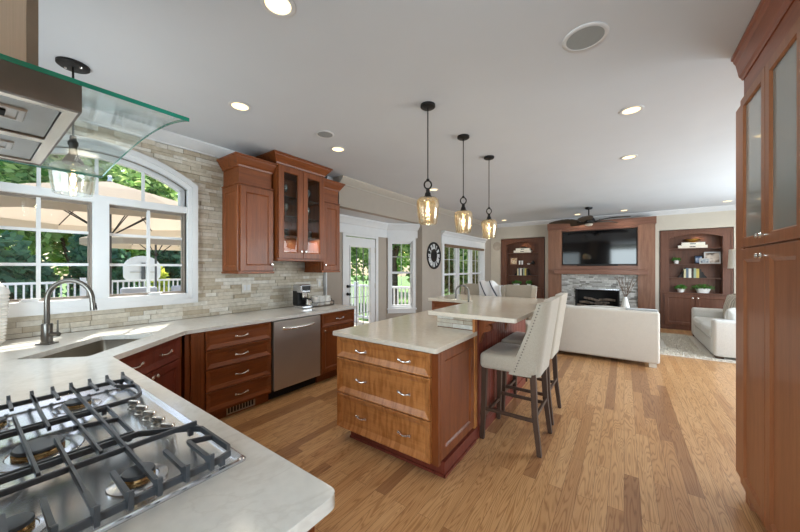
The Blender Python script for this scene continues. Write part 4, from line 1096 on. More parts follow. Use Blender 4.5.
# ---------------------------------------------------------------- downlights and ceiling speakers
dl = None
for i, (x, y, lab) in enumerate(((-1.452, .947, 'lit round downlight at the top edge, nearest the camera'), (-2.63, 1.359, 'lit round downlight above the arched window side, left of the speakers'),
        (-2.67, 2.507, 'lit round downlight beside the small ceiling speaker near the glass cabinet'), (.052, 3.361, 'lit round downlight on the right, nearer of the pair below the large speaker'),
        (.049, 4.773, 'lit round downlight on the right, farther of the pair below the large speaker'), (-2.70, 4.78, 'lit round downlight just behind the nearest island pendant'),
        (-2.80, 9.05, 'lit round downlight before the left bookcase'), (-.97, 9.15, 'small lit downlight above the fireplace, left of the fan'), (.0, 9.15, 'small lit downlight above the fireplace, right of the fan'), (1.72, 9.1, 'lit round downlight before the right bookcase'))):
    if dl is None:
        dl = empty('downlight', (0, 0, CEIL))
        obj('trim_ring', MB().lathe([(.062, -.0005), (.088, -.0005), (.088, -.004), (.078, -.008), (.066, -.006), (.060, .0)], (0, 0, 0), 32), M['trim'], dl, smooth=40, local=True)
        obj('lens', MB().lathe([(0, -.003), (.064, -.003), (.064, -.0045), (0, -.0045)], (0, 0, 0), 32), M['lens'], dl, local=True)
        o = dl
    else: o = copy_tree(dl)
    o.location = (x, y, CEIL); tag(o, lab, 'downlight', 'recessed ceiling downlights')
    light('SPOT', 'downlight_beam', (x, y, CEIL-.02), 13, (1, .88, .72), .06, (0, 0, -1), spot_size=2.4, spot_blend=.6)
for x, y, r_, lab in ((-.188, 2.142, .112, 'large round ceiling speaker with grey grille, nearer the camera'), (-2.48, 2.15, .085, 'small round ceiling speaker with grey grille above the glass cabinet')):
    s_ = empty('ceiling_speaker', (x, y, CEIL), lab, 'speaker', 'round ceiling speakers')
    obj('rim', MB().lathe([(r_*.86, -.0005), (r_*1.08, -.0005), (r_*1.08, -.003), (r_, -.008), (r_*.88, -.007), (r_*.86, -.002)], (x, y, CEIL), 36), M['trim'], s_, smooth=40)
    obj('grille', MB().lathe([(0, -.003), (r_*.88, -.003), (r_*.88, -.0055), (0, -.007)], (x, y, CEIL), 36), plain('grey_speaker_mesh', (150, 154, 154), .8, var=.1, scale=300), s_)
# ---------------------------------------------------------------- tall cabinet on the right
TX, TY1 = .618, 2.855
tc = empty('tall_cabinet', (.9, 2.2, 0), 'tall cherry cabinet with glass upper doors at the right edge', 'cabinet')
obj('body', MB().box(TX, 1.218, 1.0, TY1, .10, 2.66), M['tallcab'], tc)
M['tall_y'] = wood('tall_cabinet_lengthwise', (120, 62, 38), (146, 82, 54), (164, 98, 68), 'y')
obj('end_stile', MB().box(TX-.010, 1.2, TY1+.0005, TY1+.155, .105, 2.50), M['tallcab'], tc)
obj('toe_kick', MB().box(TX+.05, 1.218, 1.0, TY1-.02, .001, .10), M['tallcab'], tc)
k = MB(); A_ = [(TX+.0, TY1-.005, .0), (TX+.0, TY1-.10, 0), (TX, TY1-.07, .05), (TX, TY1-.05, .10), (TX, TY1-.005, .10)]
a = [k.bm.verts.new(p) for p in A_]; b_ = [k.bm.verts.new((p[0]+.06, p[1], p[2])) for p in A_]; k.bm.faces.new(a); k.bm.faces.new(b_[::-1])
for i in range(5): k.bm.faces.new([a[i], b_[i], b_[(i+1) % 5], a[(i+1) % 5]])
obj('bracket_foot', k, M['tallcab'], tc)
c = MB(); c.sweep([(0, 2.64), (.012, 2.64), (.016, 2.655), (.024, 2.67), (.028, 2.70), (.036, 2.755), (.044, 2.775), (.046, 2.79), (.054, 2.80), (.054, 2.816), (0, 2.816)], [(1.21, TY1), (TX, TY1), (TX, 1.0)][::-1] if False else [(TX, 1.0), (TX, TY1), (1.21, TY1)])
obj('crown', c, M['tall_y'], tc)
obj('frieze', MB().box(TX-.006, TX-.0005, 1.0, TY1, 2.515, 2.645), M['tall_y'], tc)
w_ = .425
for i in range(4):
    y1 = TY1-.002-w_*i-.0; y0 = y1-w_+.004
    up = obj('glass_door', MB().open_panel((TX-.0005, y1, 1.583), (0, -1, 0), UP, (-1, 0, 0), w_-.004, .928, .022, .062), M['tallcab'], tc)
    obj('pane', MB().face([(TX-.010, y0+.055, 1.64), (TX-.010, y1-.055, 1.64), (TX-.010, y1-.055, 2.455), (TX-.010, y0+.055, 2.455)]), M['tall_glass'], up)
    lo = obj('door', MB().panel((TX-.0005, y1, .105), (0, -1, 0), UP, (-1, 0, 0), w_-.004, 1.468, .022, .062, .018, .010), M['tallcab'], tc)
    ky = y0+.03 if i % 2 == 0 else y1-.03
    knob(up, (TX-.022, ky, 1.628), (-1, 0, 0)); knob(lo, (TX-.022, ky, 1.522), (-1, 0, 0))

# ---------------------------------------------------------------- fireplace wall
FY = 9.50
fp = empty('fireplace', (-.56, 9.65, 0), 'wood fireplace surround with grey ledger stone, mantel shelf and television niche', 'fireplace')
PX0, PX1 = -1.72, .60
for x0, x1 in ((PX0, PX0+.33), (PX1-.33, PX1)):
    obj('side_pilaster', MB().box(x0, x1, FY, FAR-.002, .001, 2.50), M['walnut'], fp)
nx0, nx1 = PX0+.33, PX1-.33
obj('header_board', MB().box(nx0, nx1, FY+.005, FAR-.002, 2.44, 2.50), M['walnut_x'], fp)
cr_ = MB(); cr_.box(PX0-.02, PX1+.02, FY-.02, FAR-.002, 2.50, 2.56, .004)
cr_.sweep([(0, 2.56), (.012, 2.565), (.02, 2.60), (.055, 2.645), (.06, 2.67), (0, 2.67)], [(PX1+.02, FAR-.002), (PX1+.02, FY-.02), (PX0-.02, FY-.02), (PX0-.02, FAR-.002)][::-1] if False else [(PX1+.02, FAR-.002), (PX1+.02, FY-.02), (PX0-.02, FY-.02), (PX0-.02, FAR-.002)][::-1])
cr_.box(PX0-.02, PX1+.02, FY-.02, FAR-.002, 2.56, 2.668)
obj('crown', cr_, M['walnut_x'], fp)
obj('mantel_shelf', MB().box(PX0+.17, PX1-.14, FY-.14, FY+.0, 1.285, 1.405, .006), M['walnut_x'], fp)
obj('niche_back', MB().box(nx0, nx1, FY+.16, FAR-.002, 1.40, 2.44), M['walnut_x'], fp)
obj('niche_shelf', MB().box(nx0, nx1, FY+.002, FY+.16, 1.405, 1.50), M['walnut_x'], fp)
bx0, bx1, bz0, bz1 = -1.05, -.10, .36, .90
sm = MB(); sm.box(nx0, bx0, FY+.045, FAR-.002, .001, 1.285).box(bx1, nx1, FY+.045, FAR-.002, .001, 1.285).box(bx0, bx1, FY+.045, FAR-.002, bz1, 1.285).box(bx0, bx1, FY+.045, FAR-.002, .001, bz0)
ss = obj('stone_surround', sm, M['fire_stone'], fp)
mb, tn = ledger(lambda u, z, d: (u, FY+.045-d, z), nx0, nx1, .01, 1.283, lambda a, b_: (bx0, bx1) if (b_ > bz0 and a < bz1) else None, 5, .03, .05, .07, .2, .03)
o = obj('stone_facing', mb, M['fire_stone'], ss); set_tone(o, tn)
fb_ = MB(); fb_.box(bx0, bx1, FAR-.02, FAR-.003, bz0, bz1).box(bx0, bx0+.01, FY+.05, FAR-.02, bz0, bz1).box(bx1-.01, bx1, FY+.05, FAR-.02, bz0, bz1).box(bx0, bx1, FY+.05, FAR-.02, bz0, bz0+.012).box(bx0, bx1, FY+.05, FAR-.02, bz1-.012, bz1)
fbx = obj('firebox', fb_, M['darkgap'], fp)
obj('firebox_frame', MB().rings((bx0-.01, FY+.02, bz0-.01), (1, 0, 0), UP, (0, -1, 0), bx1-bx0+.02, bz1-bz0+.02, ((0, -.02), (0, .012), (.03, .012), (.034, -.02)), fill=False), M['black'], fbx)
obj('hood_strip', MB().box(bx0-.005, bx1+.005, FY+.0, FY+.008, bz1-.012, bz1+.012), M['steel_x'], fbx)
rl = random.Random(4)
for k in range(7):
    x = -.93+.115*k; a = rl.uniform(-.5, .5); l_ = rl.uniform(.14, .26); z = .44+.09*(k % 3)
    obj('log', MB().tube([(x-l_*math.cos(a), 9.64+.03*(k % 2), z-l_*math.sin(a)*.5), (x, 9.63, z+.015), (x+l_*math.cos(a), 9.66-.04*(k % 2), z+l_*math.sin(a)*.5)], [.028, .036, .03], 8), M['log'], fbx, smooth=50)
gr = MB()
for k in range(8): gr.tube([(-.95+.11*k, 9.57, .375), (-.95+.11*k, 9.57, .43), (-.95+.11*k, 9.72, .43)], .007, 6)
obj('log_grate', gr, M['black'], fbx)
tv = empty('television', (-.56, 9.6, 1.51), 'large flat black television in the niche above the mantel', 'television')
obj('bezel', MB().box(nx0+.012, nx1-.012, FY+.085, FY+.125, 1.535, 2.425, .004), M['black'], tv)
obj('screen', MB().box(nx0+.028, nx1-.028, FY+.0835, FY+.0848, 1.552, 2.412), M['screen'], tv)
obj('bracket', MB().box(-.66, -.46, FY+.125, FY+.159, 1.9, 2.1), M['black'], tv)
sb = obj('soundbar', MB().box(-1.02, -.12, FY+.012, FY+.075, 1.501, 1.535, .008), M['black'], label='slim black soundbar on the ledge under the television'); sb['category'] = 'soundbar'

# ---------------------------------------------------------------- built-in bookcases
def bookcase(x0, x1, label):
    r = empty('bookcase', ((x0+x1)/2, FAR, 0), label, 'bookcase', None)
    yb = FAR+.215; zc = .875; zt = 2.305; mt_ = M['builtin']; st_ = .13; D = .20
    # case stands proud of the wall by the depth of its shelves
    yq = FAR-.012
    b = MB(); b.box(x0, x0+st_, yq, yb, .001, zt).box(x1-st_, x1, yq, yb, .001, zt).box(x0+st_, x1-st_, yb-.012, yb, .08, zt).box(x0+st_, x1-st_, yq+.01, yb-.012, zt-.03, zt).box(x0+st_, x1-st_, yq+.012, yb-.012, .09, zc-.03)
    obj('case', b, mt_, r)
    obj('outer_trim', MB().box(x0-.03, x0, yq-.012, yb, .001, zt+.03).box(x1, x1+.03, yq-.012, yb, .001, zt+.03).box(x0, x1, yq-.012, yb, zt+.0, zt+.03), mt_, r)
    w2 = x1-x0-2*st_; ar = MB(); n = 14; a = []; c_ = []
    for k in range(n+1):
        u = k/n; x = x0+st_+w2*u; a.append((x, zt-.155+.085*(1-(2*u-1)**2)))
    F1 = [ar.bm.verts.new((x, yq+.002, z)) for x, z in a]+[ar.bm.verts.new((x1-st_, yq+.002, zt-.001)), ar.bm.verts.new((x0+st_, yq+.002, zt-.001))]
    B1 = [ar.bm.verts.new((v.co.x, yq+.028, v.co.z)) for v in F1]
    ar.bm.faces.new(F1); ar.bm.faces.new(B1[::-1])
    for k in range(len(F1)): ar.bm.faces.new([F1[k], F1[(k+1) % len(F1)], B1[(k+1) % len(F1)], B1[k]])
    obj('arched_valance', ar, mt_, r)
    for z in SZ: obj('shelf', MB().box(x0+st_+.001, x1-st_-.001, yq+.03, yb-.013, z-.016, z), M['shelfwood'], r)
    obj('counter', MB().box(x0-.035, x1+.035, yq-.03, yb-.012, zc-.03, zc, .004), M['builtin_x'], r)
    mid = (x0+x1)/2
    for s in (0, 1):
        xa = x0+.04 if s == 0 else mid+.004; xb = mid-.004 if s == 0 else x1-.04
        dr_ = obj('door', MB().panel((xa, yq-.0005, .11), (1, 0, 0), UP, (0, -1, 0), xb-xa, zc-.16, .02, .07), mt_, r)
        knob(dr_, (xb-.04 if s == 0 else xa+.04, yq-.02, zc-.12), (0, -1, 0), r=.018)
    obj('base_board', MB().box(x0, x1, yq-.004, yq+.0, .001, .105), mt_, r)
    pk = obj('puck_light', MB().lathe([(0, 0), (.028, 0), (.026, -.010), (0, -.012)], (mid+.08, yq+.11, zt-.0305), 16), M['lens'], r)
    l_ = light('SPOT', 'puck_beam', (mid+.08, yq+.11, zt-.05), 2.2, (1, .74, .45), .03, (0, .1, -1), spot_size=2.3, spot_blend=.7); l_.parent = r; l_.location = Vector(l_.location)-ORG[r.name]
    return yq
SZ = (1.22, 1.547, 1.91)
M['shelfwood'] = M['builtin']; M['builtin_x'] = wood('bookcase_cross_grain', (74, 42, 28), (98, 60, 42), (116, 76, 56), 'x')
YQ = bookcase(-3.09, -1.905, 'cherry built-in bookcase left of the fireplace')
bookcase(.74, 1.905, 'cherry built-in bookcase right of the fireplace')
ym = YQ+.125
def book(loc, w_, d_, h_, c, label, group=None, flat=False):
    # upright: spine faces -y; w_ thickness along x
    name = 'book'; key = 'cover%d_%d_%d' % c
    if key not in M: M[key] = plain(key, c, .6, var=.03)
    r = empty(name, loc, label, 'book', group)
    if flat:
        obj('cover', MB().box(-w_/2, w_/2, -d_/2, d_/2, 0, .004).box(-w_/2, w_/2, -d_/2, d_/2, h_-.004, h_).box(-w_/2, w_/2, -d_/2-.003, -d_/2, 0, h_), M[key], r, local=True)
        obj('pages', MB().box(-w_/2+.006, w_/2-.006, -d_/2, d_/2-.006, .0045, h_-.0045), M['paper'], r, local=True)
        tt = MB(); n = 6
        for k in range(n): tt.box(-.05+.1*k/n, -.05+.1*(k+.7)/n, -d_/2-.0042, -d_/2-.003, h_*.3, h_*.7)
        obj('spine_lettering', tt, M['darkgap'], r, local=True)
    else:
        obj('cover', MB().box(-w_/2, -w_/2+.003, -d_/2, d_/2, 0, h_).box(w_/2-.003, w_/2, -d_/2, d_/2, 0, h_).box(-w_/2, w_/2, -d_/2-.003, -d_/2, 0, h_), M[key], r, local=True)
        obj('pages', MB().box(-w_/2+.0035, w_/2-.0035, -d_/2, d_/2-.006, .004, h_-.006), M['paper'], r, local=True)
    return r
def plant(loc, r_, hp, hl, seed, label, oval=1.0):
    p = empty('potted_plant', loc, label, 'plant', 'potted plants on the bookcases')
    mb = MB().lathe([(0, 0), (r_*.7, 0), (r_, hp), (r_*.9, hp), (r_*.85, hp*.85), (0, hp*.85)], (0, 0, 0), 20)
    if oval != 1: bmesh.ops.scale(mb.bm, vec=(oval, 1, 1), verts=mb.bm.verts[:])
    obj('pot', mb, M['ceramic'], p, smooth=40, local=True)
    q = random.Random(seed); lf = MB()
    for k in range(260):
        a = q.uniform(0, 2*PI); rr = q.random()**.5*r_*1.45; z = hp*.9+q.random()*hl*(1-(rr/(r_*1.6))**2*.6)
        x, y = rr*math.cos(a)*oval, rr*math.sin(a); s = q.uniform(.010, .02); d = Vector((q.uniform(-1, 1), q.uniform(-1, 1), q.uniform(.1, 1))).normalized(); e = d.cross(Vector((q.uniform(-1, 1), q.uniform(-1, 1), .3))).normalized()
        c = Vector((x, y, z)); lf.face([c-d*s, c+e*s*.6, c+d*s*1.4, c-e*s*.6])
    obj('foliage', lf, M['leaf'], p, local=True)
def shelf_set(xc, side):
    S_ = side+' bookcase'
    book((xc, ym, SZ[2]+.001), .50, .17, .065, (226, 220, 206), 'thick cream book lying flat, lower of two on the top shelf of the %s' % S_, 'stacked cream books', True)
    book((xc+.01, ym, SZ[2]+.067), .40, .16, .065, (230, 226, 214), 'thick cream book lying flat, upper of two on the top shelf of the %s' % S_, 'stacked cream books', True)
    z = SZ[2]+.133
    cols = [(210, 200, 160), (92, 112, 128), (226, 222, 210), (58, 48, 40), (150, 168, 150), (200, 180, 92), (40, 36, 34)]
    hs = [.205, .225, .215, .20, .225, .21, .20]; names = ['pale tan', 'slate blue', 'cream', 'dark brown', 'sage green', 'mustard', 'black']
    x = xc-.15
    for k in range(7):
        w_ = .036+.006*(k % 3); book((x+w_/2, ym, SZ[0]+.001), w_, .14, hs[k], cols[k], '%s upright book between dark bookends in the %s' % (names[k], S_), 'upright books in the %s' % S_); x += w_+.002
    for s, xx in ((-1, xc-.153), (1, x+.002)):
        mb = MB(); pf = [(0, 0), (.10, 0), (.085, .03), (.05, .07), (.03, .13), (0, .15)]
        A1 = [mb.bm.verts.new((xx+s*p, ym-.03, SZ[0]+.001+q)) for p, q in pf]; B1 = [mb.bm.verts.new((xx+s*p, ym+.03, SZ[0]+.001+q)) for p, q in pf]
        mb.bm.faces.new(A1); mb.bm.faces.new(B1[::-1])
        for k in range(6): mb.bm.faces.new([A1[k], A1[(k+1) % 6], B1[(k+1) % 6], B1[k]])
        o = obj('bookend', mb, M['black']); tag(o, 'dark curved bookend at the %s of the upright books in the %s' % ('left' if s < 0 else 'right', S_), 'bookend', 'dark bookends')
    return z
def frame_(loc, w_, h_, label, img, fc='trim'):
    r = empty('picture_frame', loc, label, 'picture frame', 'framed pictures on the bookcases')
    T_ = Matrix.Rotation(-.12, 4, 'X')
    mb = MB().rings((-w_/2, 0, 0), (1, 0, 0), UP, (0, -1, 0), w_, h_, ((0, 0), (0, .012), (.018, .012), (.022, .004)), fill=False); mb.bm.transform(T_)
    obj('frame', mb, M[fc], r, local=True)
    mb = MB().face([(-w_/2+.004, -.0045, .004), (w_/2-.004, -.0045, .004), (w_/2-.004, -.0045, h_-.004), (-w_/2+.004, -.0045, h_-.004)]); mb.bm.transform(T_)
    obj('picture', mb, img, r, local=True)
    mb = MB().box(-.01, .01, .0, .05, 0, .006); obj('easel_leg', mb, M['black'], r, local=True)
def img_mat(name, a, b, c, sc=9):
    t = NT(name); n = t.noise(t.mapping(), sc, 2); return t.set(.5, 0, .3, t.ramp(n, ((.38, a), (.5, b), (.62, c))))
z = shelf_set(-2.50, 'left')
o = obj('glass_dish', MB().lathe([(0, 0), (.05, 0), (.09, .03), (.085, .035), (.04, .01), (0, .01)], (0, 0, 0), 20), M['black'], smooth=True); o.location = (-2.48, ym, z); tag(o, 'dark shallow dish on the stacked books of the left bookcase', 'dish')
frame_((-2.77, ym-.02, SZ[1]+.001), .22, .22, 'square sepia picture leaning on the second shelf of the left bookcase', img_mat('sepia_picture', (190, 150, 110), (226, 210, 180), (150, 110, 84)), 'walnut')
wc_ = None
for x, lab in ((-2.59, 'left of two small white cups beside the sepia picture'), (-2.515, 'right of two small white cups beside the sepia picture')):
    if wc_ is None: wc_ = obj('small_cup', MB().lathe([(0, 0), (.022, 0), (.028, .12), (.024, .12), (.02, .01), (0, .01)], (0, 0, 0), 16), M['ceramic'], smooth=50); o = wc_
    else: o = copy_tree(wc_)
    o.location = (x, ym-.03, SZ[1]+.001); tag(o, lab, 'cup', 'small white cups on the left bookcase')
o = obj('round_jar', MB().lathe([(0, 0), (.035, 0), (.058, .04), (.045, .09), (.02, .10), (.022, .12), (0, .12)], (0, 0, 0), 20), M['black'], smooth=True); o.location = (-2.20, ym-.03, SZ[1]+.001); tag(o, 'dark round jar alone at the right of the second shelf, left bookcase', 'jar')
o = obj('small_bowl', MB().lathe([(0, 0), (.03, 0), (.05, .035), (.045, .036), (0, .01)], (0, 0, 0), 20), M['ceramic'], smooth=True); o.location = (-2.33, ym-.03, SZ[1]+.001); tag(o, 'small pale bowl beside the dark jar, left bookcase', 'bowl')
plant((-2.68, ym-.02, .876), .085, .09, .12, 2, 'potted green plant in wider white pot on the left bookcase counter', 1.15)
plant((-2.32, ym-.02, .876), .065, .10, .11, 3, 'potted green plant in smaller white pot on the left bookcase counter')
z = shelf_set(1.29, 'right')
o = obj('gilt_bowl', MB().lathe([(0, 0), (.05, 0), (.06, .012), (.14, .05), (.15, .075), (.14, .075), (.06, .03), (0, .025)], (0, 0, 0), 24), M['gold'], smooth=True); o.location = (1.29, ym, z); tag(o, 'wide gilt bowl on the stacked cream books of the right bookcase', 'bowl')
plant((1.01, ym-.02, SZ[1]+.001), .055, .085, .07, 5, 'tiny potted plant on the second shelf of the right bookcase')
o = obj('fern_sprig', MB(), M['leaf']) if False else None
frame_((1.40, ym-.03, SZ[1]+.001), .15, .19, 'blue toned portrait picture, left of three frames on the right bookcase', img_mat('blue_picture', (60, 80, 120), (150, 170, 200), (220, 226, 230)), 'black')
frame_((1.49, ym-.07, SZ[1]+.001), .17, .12, 'small low landscape picture, middle of three frames on the right bookcase', img_mat('grey_picture', (90, 100, 110), (170, 186, 200), (230, 230, 226)), 'trim')
frame_((1.63, ym-.0, SZ[1]+.001), .27, .27, 'large cream picture, rightmost of three frames on the right bookcase', img_mat('cream_picture', (110, 96, 84), (214, 200, 186), (232, 222, 210), 6), 'trim')
plant((1.09, ym-.02, .876), .075, .09, .10, 6, 'potted green plant in small white pot on the right bookcase counter')
plant((1.47, ym-.02, .876), .085, .10, .12, 7, 'potted green plant in wide white trough on the right bookcase counter', 1.6)

# ---------------------------------------------------------------- sofas, rug, tables, lamp
def cushion_box(mb, x0, x1, y0, y1, z0, z1, r=.04, puff=.02):
    b = bmesh.new(); bmesh.ops.create_cube(b, size=1); bmesh.ops.subdivide_edges(b, edges=b.edges[:], cuts=3, use_grid_fill=True)
    for v in b.verts:
        p = v.co*2; q = Vector((p.x, p.y, p.z))
        for i in range(3):
            j, k_ = (i+1) % 3, (i+2) % 3
            if abs(abs(p[i])-1) < 1e-4: q[i] += math.copysign(puff/((x1-x0, y1-y0, z1-z0)[i]/2)*(1-p[j]**2)*(1-p[k_]**2), p[i])
        v.co = Vector(((x0+x1)/2+q.x*(x1-x0)/2, (y0+y1)/2+q.y*(y1-y0)/2, (z0+z1)/2+q.z*(z1-z0)/2))
    es = [e for e in b.edges if e.calc_face_angle(0) > 1.0]
    bmesh.ops.bevel(b, geom=es, offset=r, segments=3, profile=.5, affect='EDGES', clamp_overlap=True)
    mb.add(b); return mb
s1 = empty('sofa', (-.66, 6.3, 0), 'long cream sofa seen from behind, facing the fireplace', 'sofa')
sx0, sx1, sy0, sy1 = -1.76, .42, 5.82, 6.75
obj('back', MB().box(sx0, sx1, sy0, sy0+.24, .06, .815, .035, 3), M['sofa'], s1, smooth=60)
for x0, x1 in ((sx0, sx0+.20), (sx1-.20, sx1)): obj('arm', MB().box(x0, x1, sy0+.241, sy1, .06, .62, .035, 3), M['sofa'], s1, smooth=60)
obj('base', MB().box(sx0+.201, sx1-.201, sy0+.241, sy1-.01, .06, .30, .01), M['sofa'], s1)
n = 2; wd = (sx1-sx0-.42)/n
for k in range(n):
    x0 = sx0+.21+wd*k
    obj('seat_cushion', cushion_box(MB(), x0+.004, x0+wd-.004, sy0+.25, sy1+.01, .302, .46), M['sofa'], s1, smooth=60)
    obj('back_cushion', cushion_box(MB(), x0+.01, x0+wd-.01, sy0+.245, sy0+.43, .462, .80, .05, .03), M['sofa'], s1, smooth=60)
for x in (sx0+.08, sx1-.08):
    for y in (sy0+.06, sy1-.08): obj('foot', MB().box(x-.045, x+.045, y-.035, y+.035, .001, .062, .004), M['legwood'] if False else M['outlet'], s1)
o = obj('knitted_blanket', cushion_box(MB(), .02, .40, sy0+.05, sy0+.22, .817, .835, .006, .006), fabric('blue_grey_blanket', (176, 178, 178), .1, 60)); tag(o, 'thin folded grey blanket along the right end of the sofa back', 'blanket')
s2 = empty('loveseat', (1.7, 8.0, 0), 'white slipcovered loveseat on the right, side-on to the view', 'sofa')
ax0, ax1, ay0, ay1 = 1.16, 2.10, 6.94, 9.02
for y0, y1 in ((ay0, ay0+.26), (ay1-.26, ay1)): obj('arm', MB().box(ax0, ax1, y0, y1, .05, .62, .04, 3), M['sofa_white'], s2, smooth=60)
obj('back', MB().box(ax1-.22, ax1, ay0+.261, ay1-.261, .05, .86, .04, 3), M['sofa_white'], s2, smooth=60)
obj('base', MB().box(ax0+.01, ax1-.221, ay0+.261, ay1-.261, .05, .28, .01), M['sofa_white'], s2)
wd = (ay1-ay0-.53)/2
for k in range(2):
    y0 = ay0+.265+wd*k; obj('seat_cushion', cushion_box(MB(), ax0-.01, ax1-.225, y0+.004, y0+wd-.004, .282, .46, .05), M['sofa_white'], s2, smooth=60)
for x in (ax0+.07, ax1-.07):
    for y in (ay0+.07, ay1-.07): obj('foot', MB().box(x-.05, x+.05, y-.04, y+.04, .016, .052, .004), M['legwood'], s2)
def striped(name):
    t = NT(name); sx = t.new('ShaderNodeSeparateXYZ'); t.l(t.mapping(), sx.inputs[0])
    k_ = t.new('ShaderNodeMath', operation='MULTIPLY'); t.l(sx.outputs[1], k_.inputs[0]); k_.inputs[1].default_value = 1/.085
    w_ = t.new('ShaderNodeMath', operation='PINGPONG'); t.l(k_.outputs[0], w_.inputs[0]); w_.inputs[1].default_value = 1
    return t.set(.95, 0, .2, t.ramp(w_.outputs[0], ((.0, (214, 208, 196)), (.42, (214, 208, 196)), (.46, (158, 152, 142)), (.78, (170, 164, 152)), (.8, (214, 208, 196)))))
M['stripe'] = striped('striped_cushion_cloth')
for k, lab in enumerate(('grey striped back cushion on the white loveseat, nearer the camera', 'grey striped back cushion on the white loveseat, farther from the camera')):
    r_ = MB(); cushion_box(r_, -.10, .10, -.36, .36, 0, .46, .05, .05)
    c = obj('cushion', r_, M['stripe'], smooth=60); c.location = (ax1-.44, ay0+.66+.77*k, .475); c.rotation_euler = (0, .16, 0); tag(c, lab, 'cushion', 'striped cushions on the loveseat')
o = obj('bolster_cushion', cushion_box(MB(), ax0+.20, ax1-.56, ay0+.275, ay0+.39, .475, .78, .05, .03), M['sofa_white'], smooth=60); tag(o, 'plain white cushion against the near arm of the loveseat', 'cushion')
rg = MB(); n1, n2 = 46, 36; rq = random.Random(8)
rx0, rx1, ry0, ry1 = -1.9, 1.45, 6.82, 9.0
obj_r = MB().box(rx0, rx1, ry0, ry1, .001, .012, .003)
rug = obj('rug', obj_r, M['rug'], label='pale grey shag rug on the oak floor between the sofas'); rug['category'] = 'rug'
tf = MB()
for k in range(26000):
    x, y = rq.uniform(rx0, rx1), rq.uniform(ry0, ry1)
    if x < -.2 and y > 7.2: continue
    if x < .62 and 7.35 < y < 8.2 or x > 1.08 and y > 6.88: continue
    a = rq.uniform(0, 2*PI); d = Vector((math.cos(a), math.sin(a), 0))*.007; t_ = Vector((rq.uniform(-.012, .012), rq.uniform(-.012, .012), .024))
    p = Vector((x, y, .0125)); 
    if y+abs(t_.y) > ry1 or y < ry0+.005: continue
    tf.face([p-d, p+d, p+t_])
o = obj('shag_pile', tf, M['rug'], rug); o['kind'] = 'stuff'
ctb = empty('coffee_table', (-.1, 7.75, 0), 'low wooden coffee table behind the cream sofa', 'table')
obj('top', MB().box(-.75, .50, 7.45, 8.1, .40, .44, .005), M['legwood'], ctb)
for x in (-.70, .45):
    for y in (7.5, 8.05): obj('leg', MB().box(x-.03, x+.03, y-.03, y+.03, .013, .40), M['legwood'], ctb)
vs = empty('branch_vase', (.02, 7.62, .4405), 'white cone-shaped vase of bare twigs on the coffee table', 'vase')
obj('vase', MB().lathe([(0, 0), (.12, 0), (.125, .02), (.085, .2), (.045, .36), (.028, .44), (.022, .44), (.03, .36), (0, .3)], (.02, 7.62, .4405), 24), M['ceramic'], vs, smooth=50)
q = random.Random(5); tw = MB()
for k in range(11):
    a = q.uniform(0, 2*PI); s = q.uniform(.05, .26); pts = [(.02, 7.62, .80)]
    for j in range(1, 6):
        f = j/5; pts.append((.02+math.cos(a)*s*f**1.3+q.uniform(-.015, .015), 7.62+math.sin(a)*s*.6*f, .80+.48*f*q.uniform(.9, 1.05)))
    tw.tube(pts, [.005, .0045, .004, .0035, .003, .002], 5)
    for j in (2, 3, 4):
        p = pts[j]; tw.tube([p, (p[0]+q.uniform(-.07, .07), p[1]+q.uniform(-.04, .04), p[2]+.09)], [.003, .0015], 4)
obj('twigs', tw, M['twig'], vs)
lx, ly = 1.93, 9.20
fl = empty('floor_lamp', (lx, ly, 0), 'floor lamp with a white drum shade behind the white loveseat', 'lamp')
obj('base', MB().lathe([(0, .001), (.14, .001), (.14, .02), (.03, .035), (0, .035)], (lx, ly, 0), 24), M['black'], fl, smooth=40)
obj('pole', MB().tube([(lx, ly, .03), (lx, ly, 1.56)], .012, 10), M['black'], fl)
obj('lamp_shade', MB().lathe([(.19, 1.44), (.17, 1.83), (.166, 1.83), (.186, 1.44)], (lx, ly, 0), 32), M['shade_cloth'], fl, smooth=60)
obj('bulb', MB().lathe([(0, 1.56), (.015, 1.57), (.03, 1.62), (.02, 1.66), (0, 1.67)], (lx, ly, 0), 14), M['ceramic'], fl, smooth=True)
o = obj('wall_speaker', MB().lathe([(0, 0), (.135, 0), (.135, -.006), (.12, -.012), (.11, -.008), (0, -.010)], (0, 0, 0), 28, 'y'), plain('beige_speaker_grille', (172, 160, 146), .8), smooth=40); o.location = (-3.25, FAR-.001, 2.13); tag(o, 'round beige speaker on the far wall, left of the left bookcase', 'speaker')

# throw draped over the corner of the left stool behind the bar
th = MB(); nu, nv = 26, 22; tg = []
for j in range(nv+1):
    row = []
    for i in range(nu+1):
        u, v = i/nu, j/nv                       # u across the stool back, v from front hem over the top to the back hem
        x = -1.80+.34*u; s = (v-.5)*2
        yy = 4.645+.085*math.tanh(s*2.2)+.012*math.sin(u*17+v*3); zz_ = 1.225-.34*max(0, abs(s)-.22)**1.15+.018*math.sin(u*13+1)+.05*math.sin(u**.7*PI)-.05*u
        row.append(th.bm.verts.new((x+.01*math.sin(v*14), yy, zz_)))
    tg.append(row)
for j in range(nv):
    for i in range(nu): th.bm.faces.new([tg[j][i], tg[j][i+1], tg[j+1][i+1], tg[j+1][i]])
t = NT('striped_throw_cloth'); sx = t.new('ShaderNodeSeparateXYZ'); t.l(t.mapping(rot=(0, .5, 0)), sx.inputs[0])
k_ = t.new('ShaderNodeMath', operation='MULTIPLY'); t.l(sx.outputs[0], k_.inputs[0]); k_.inputs[1].default_value = 1/.07
w_ = t.new('ShaderNodeMath', operation='PINGPONG'); t.l(k_.outputs[0], w_.inputs[0]); w_.inputs[1].default_value = 1
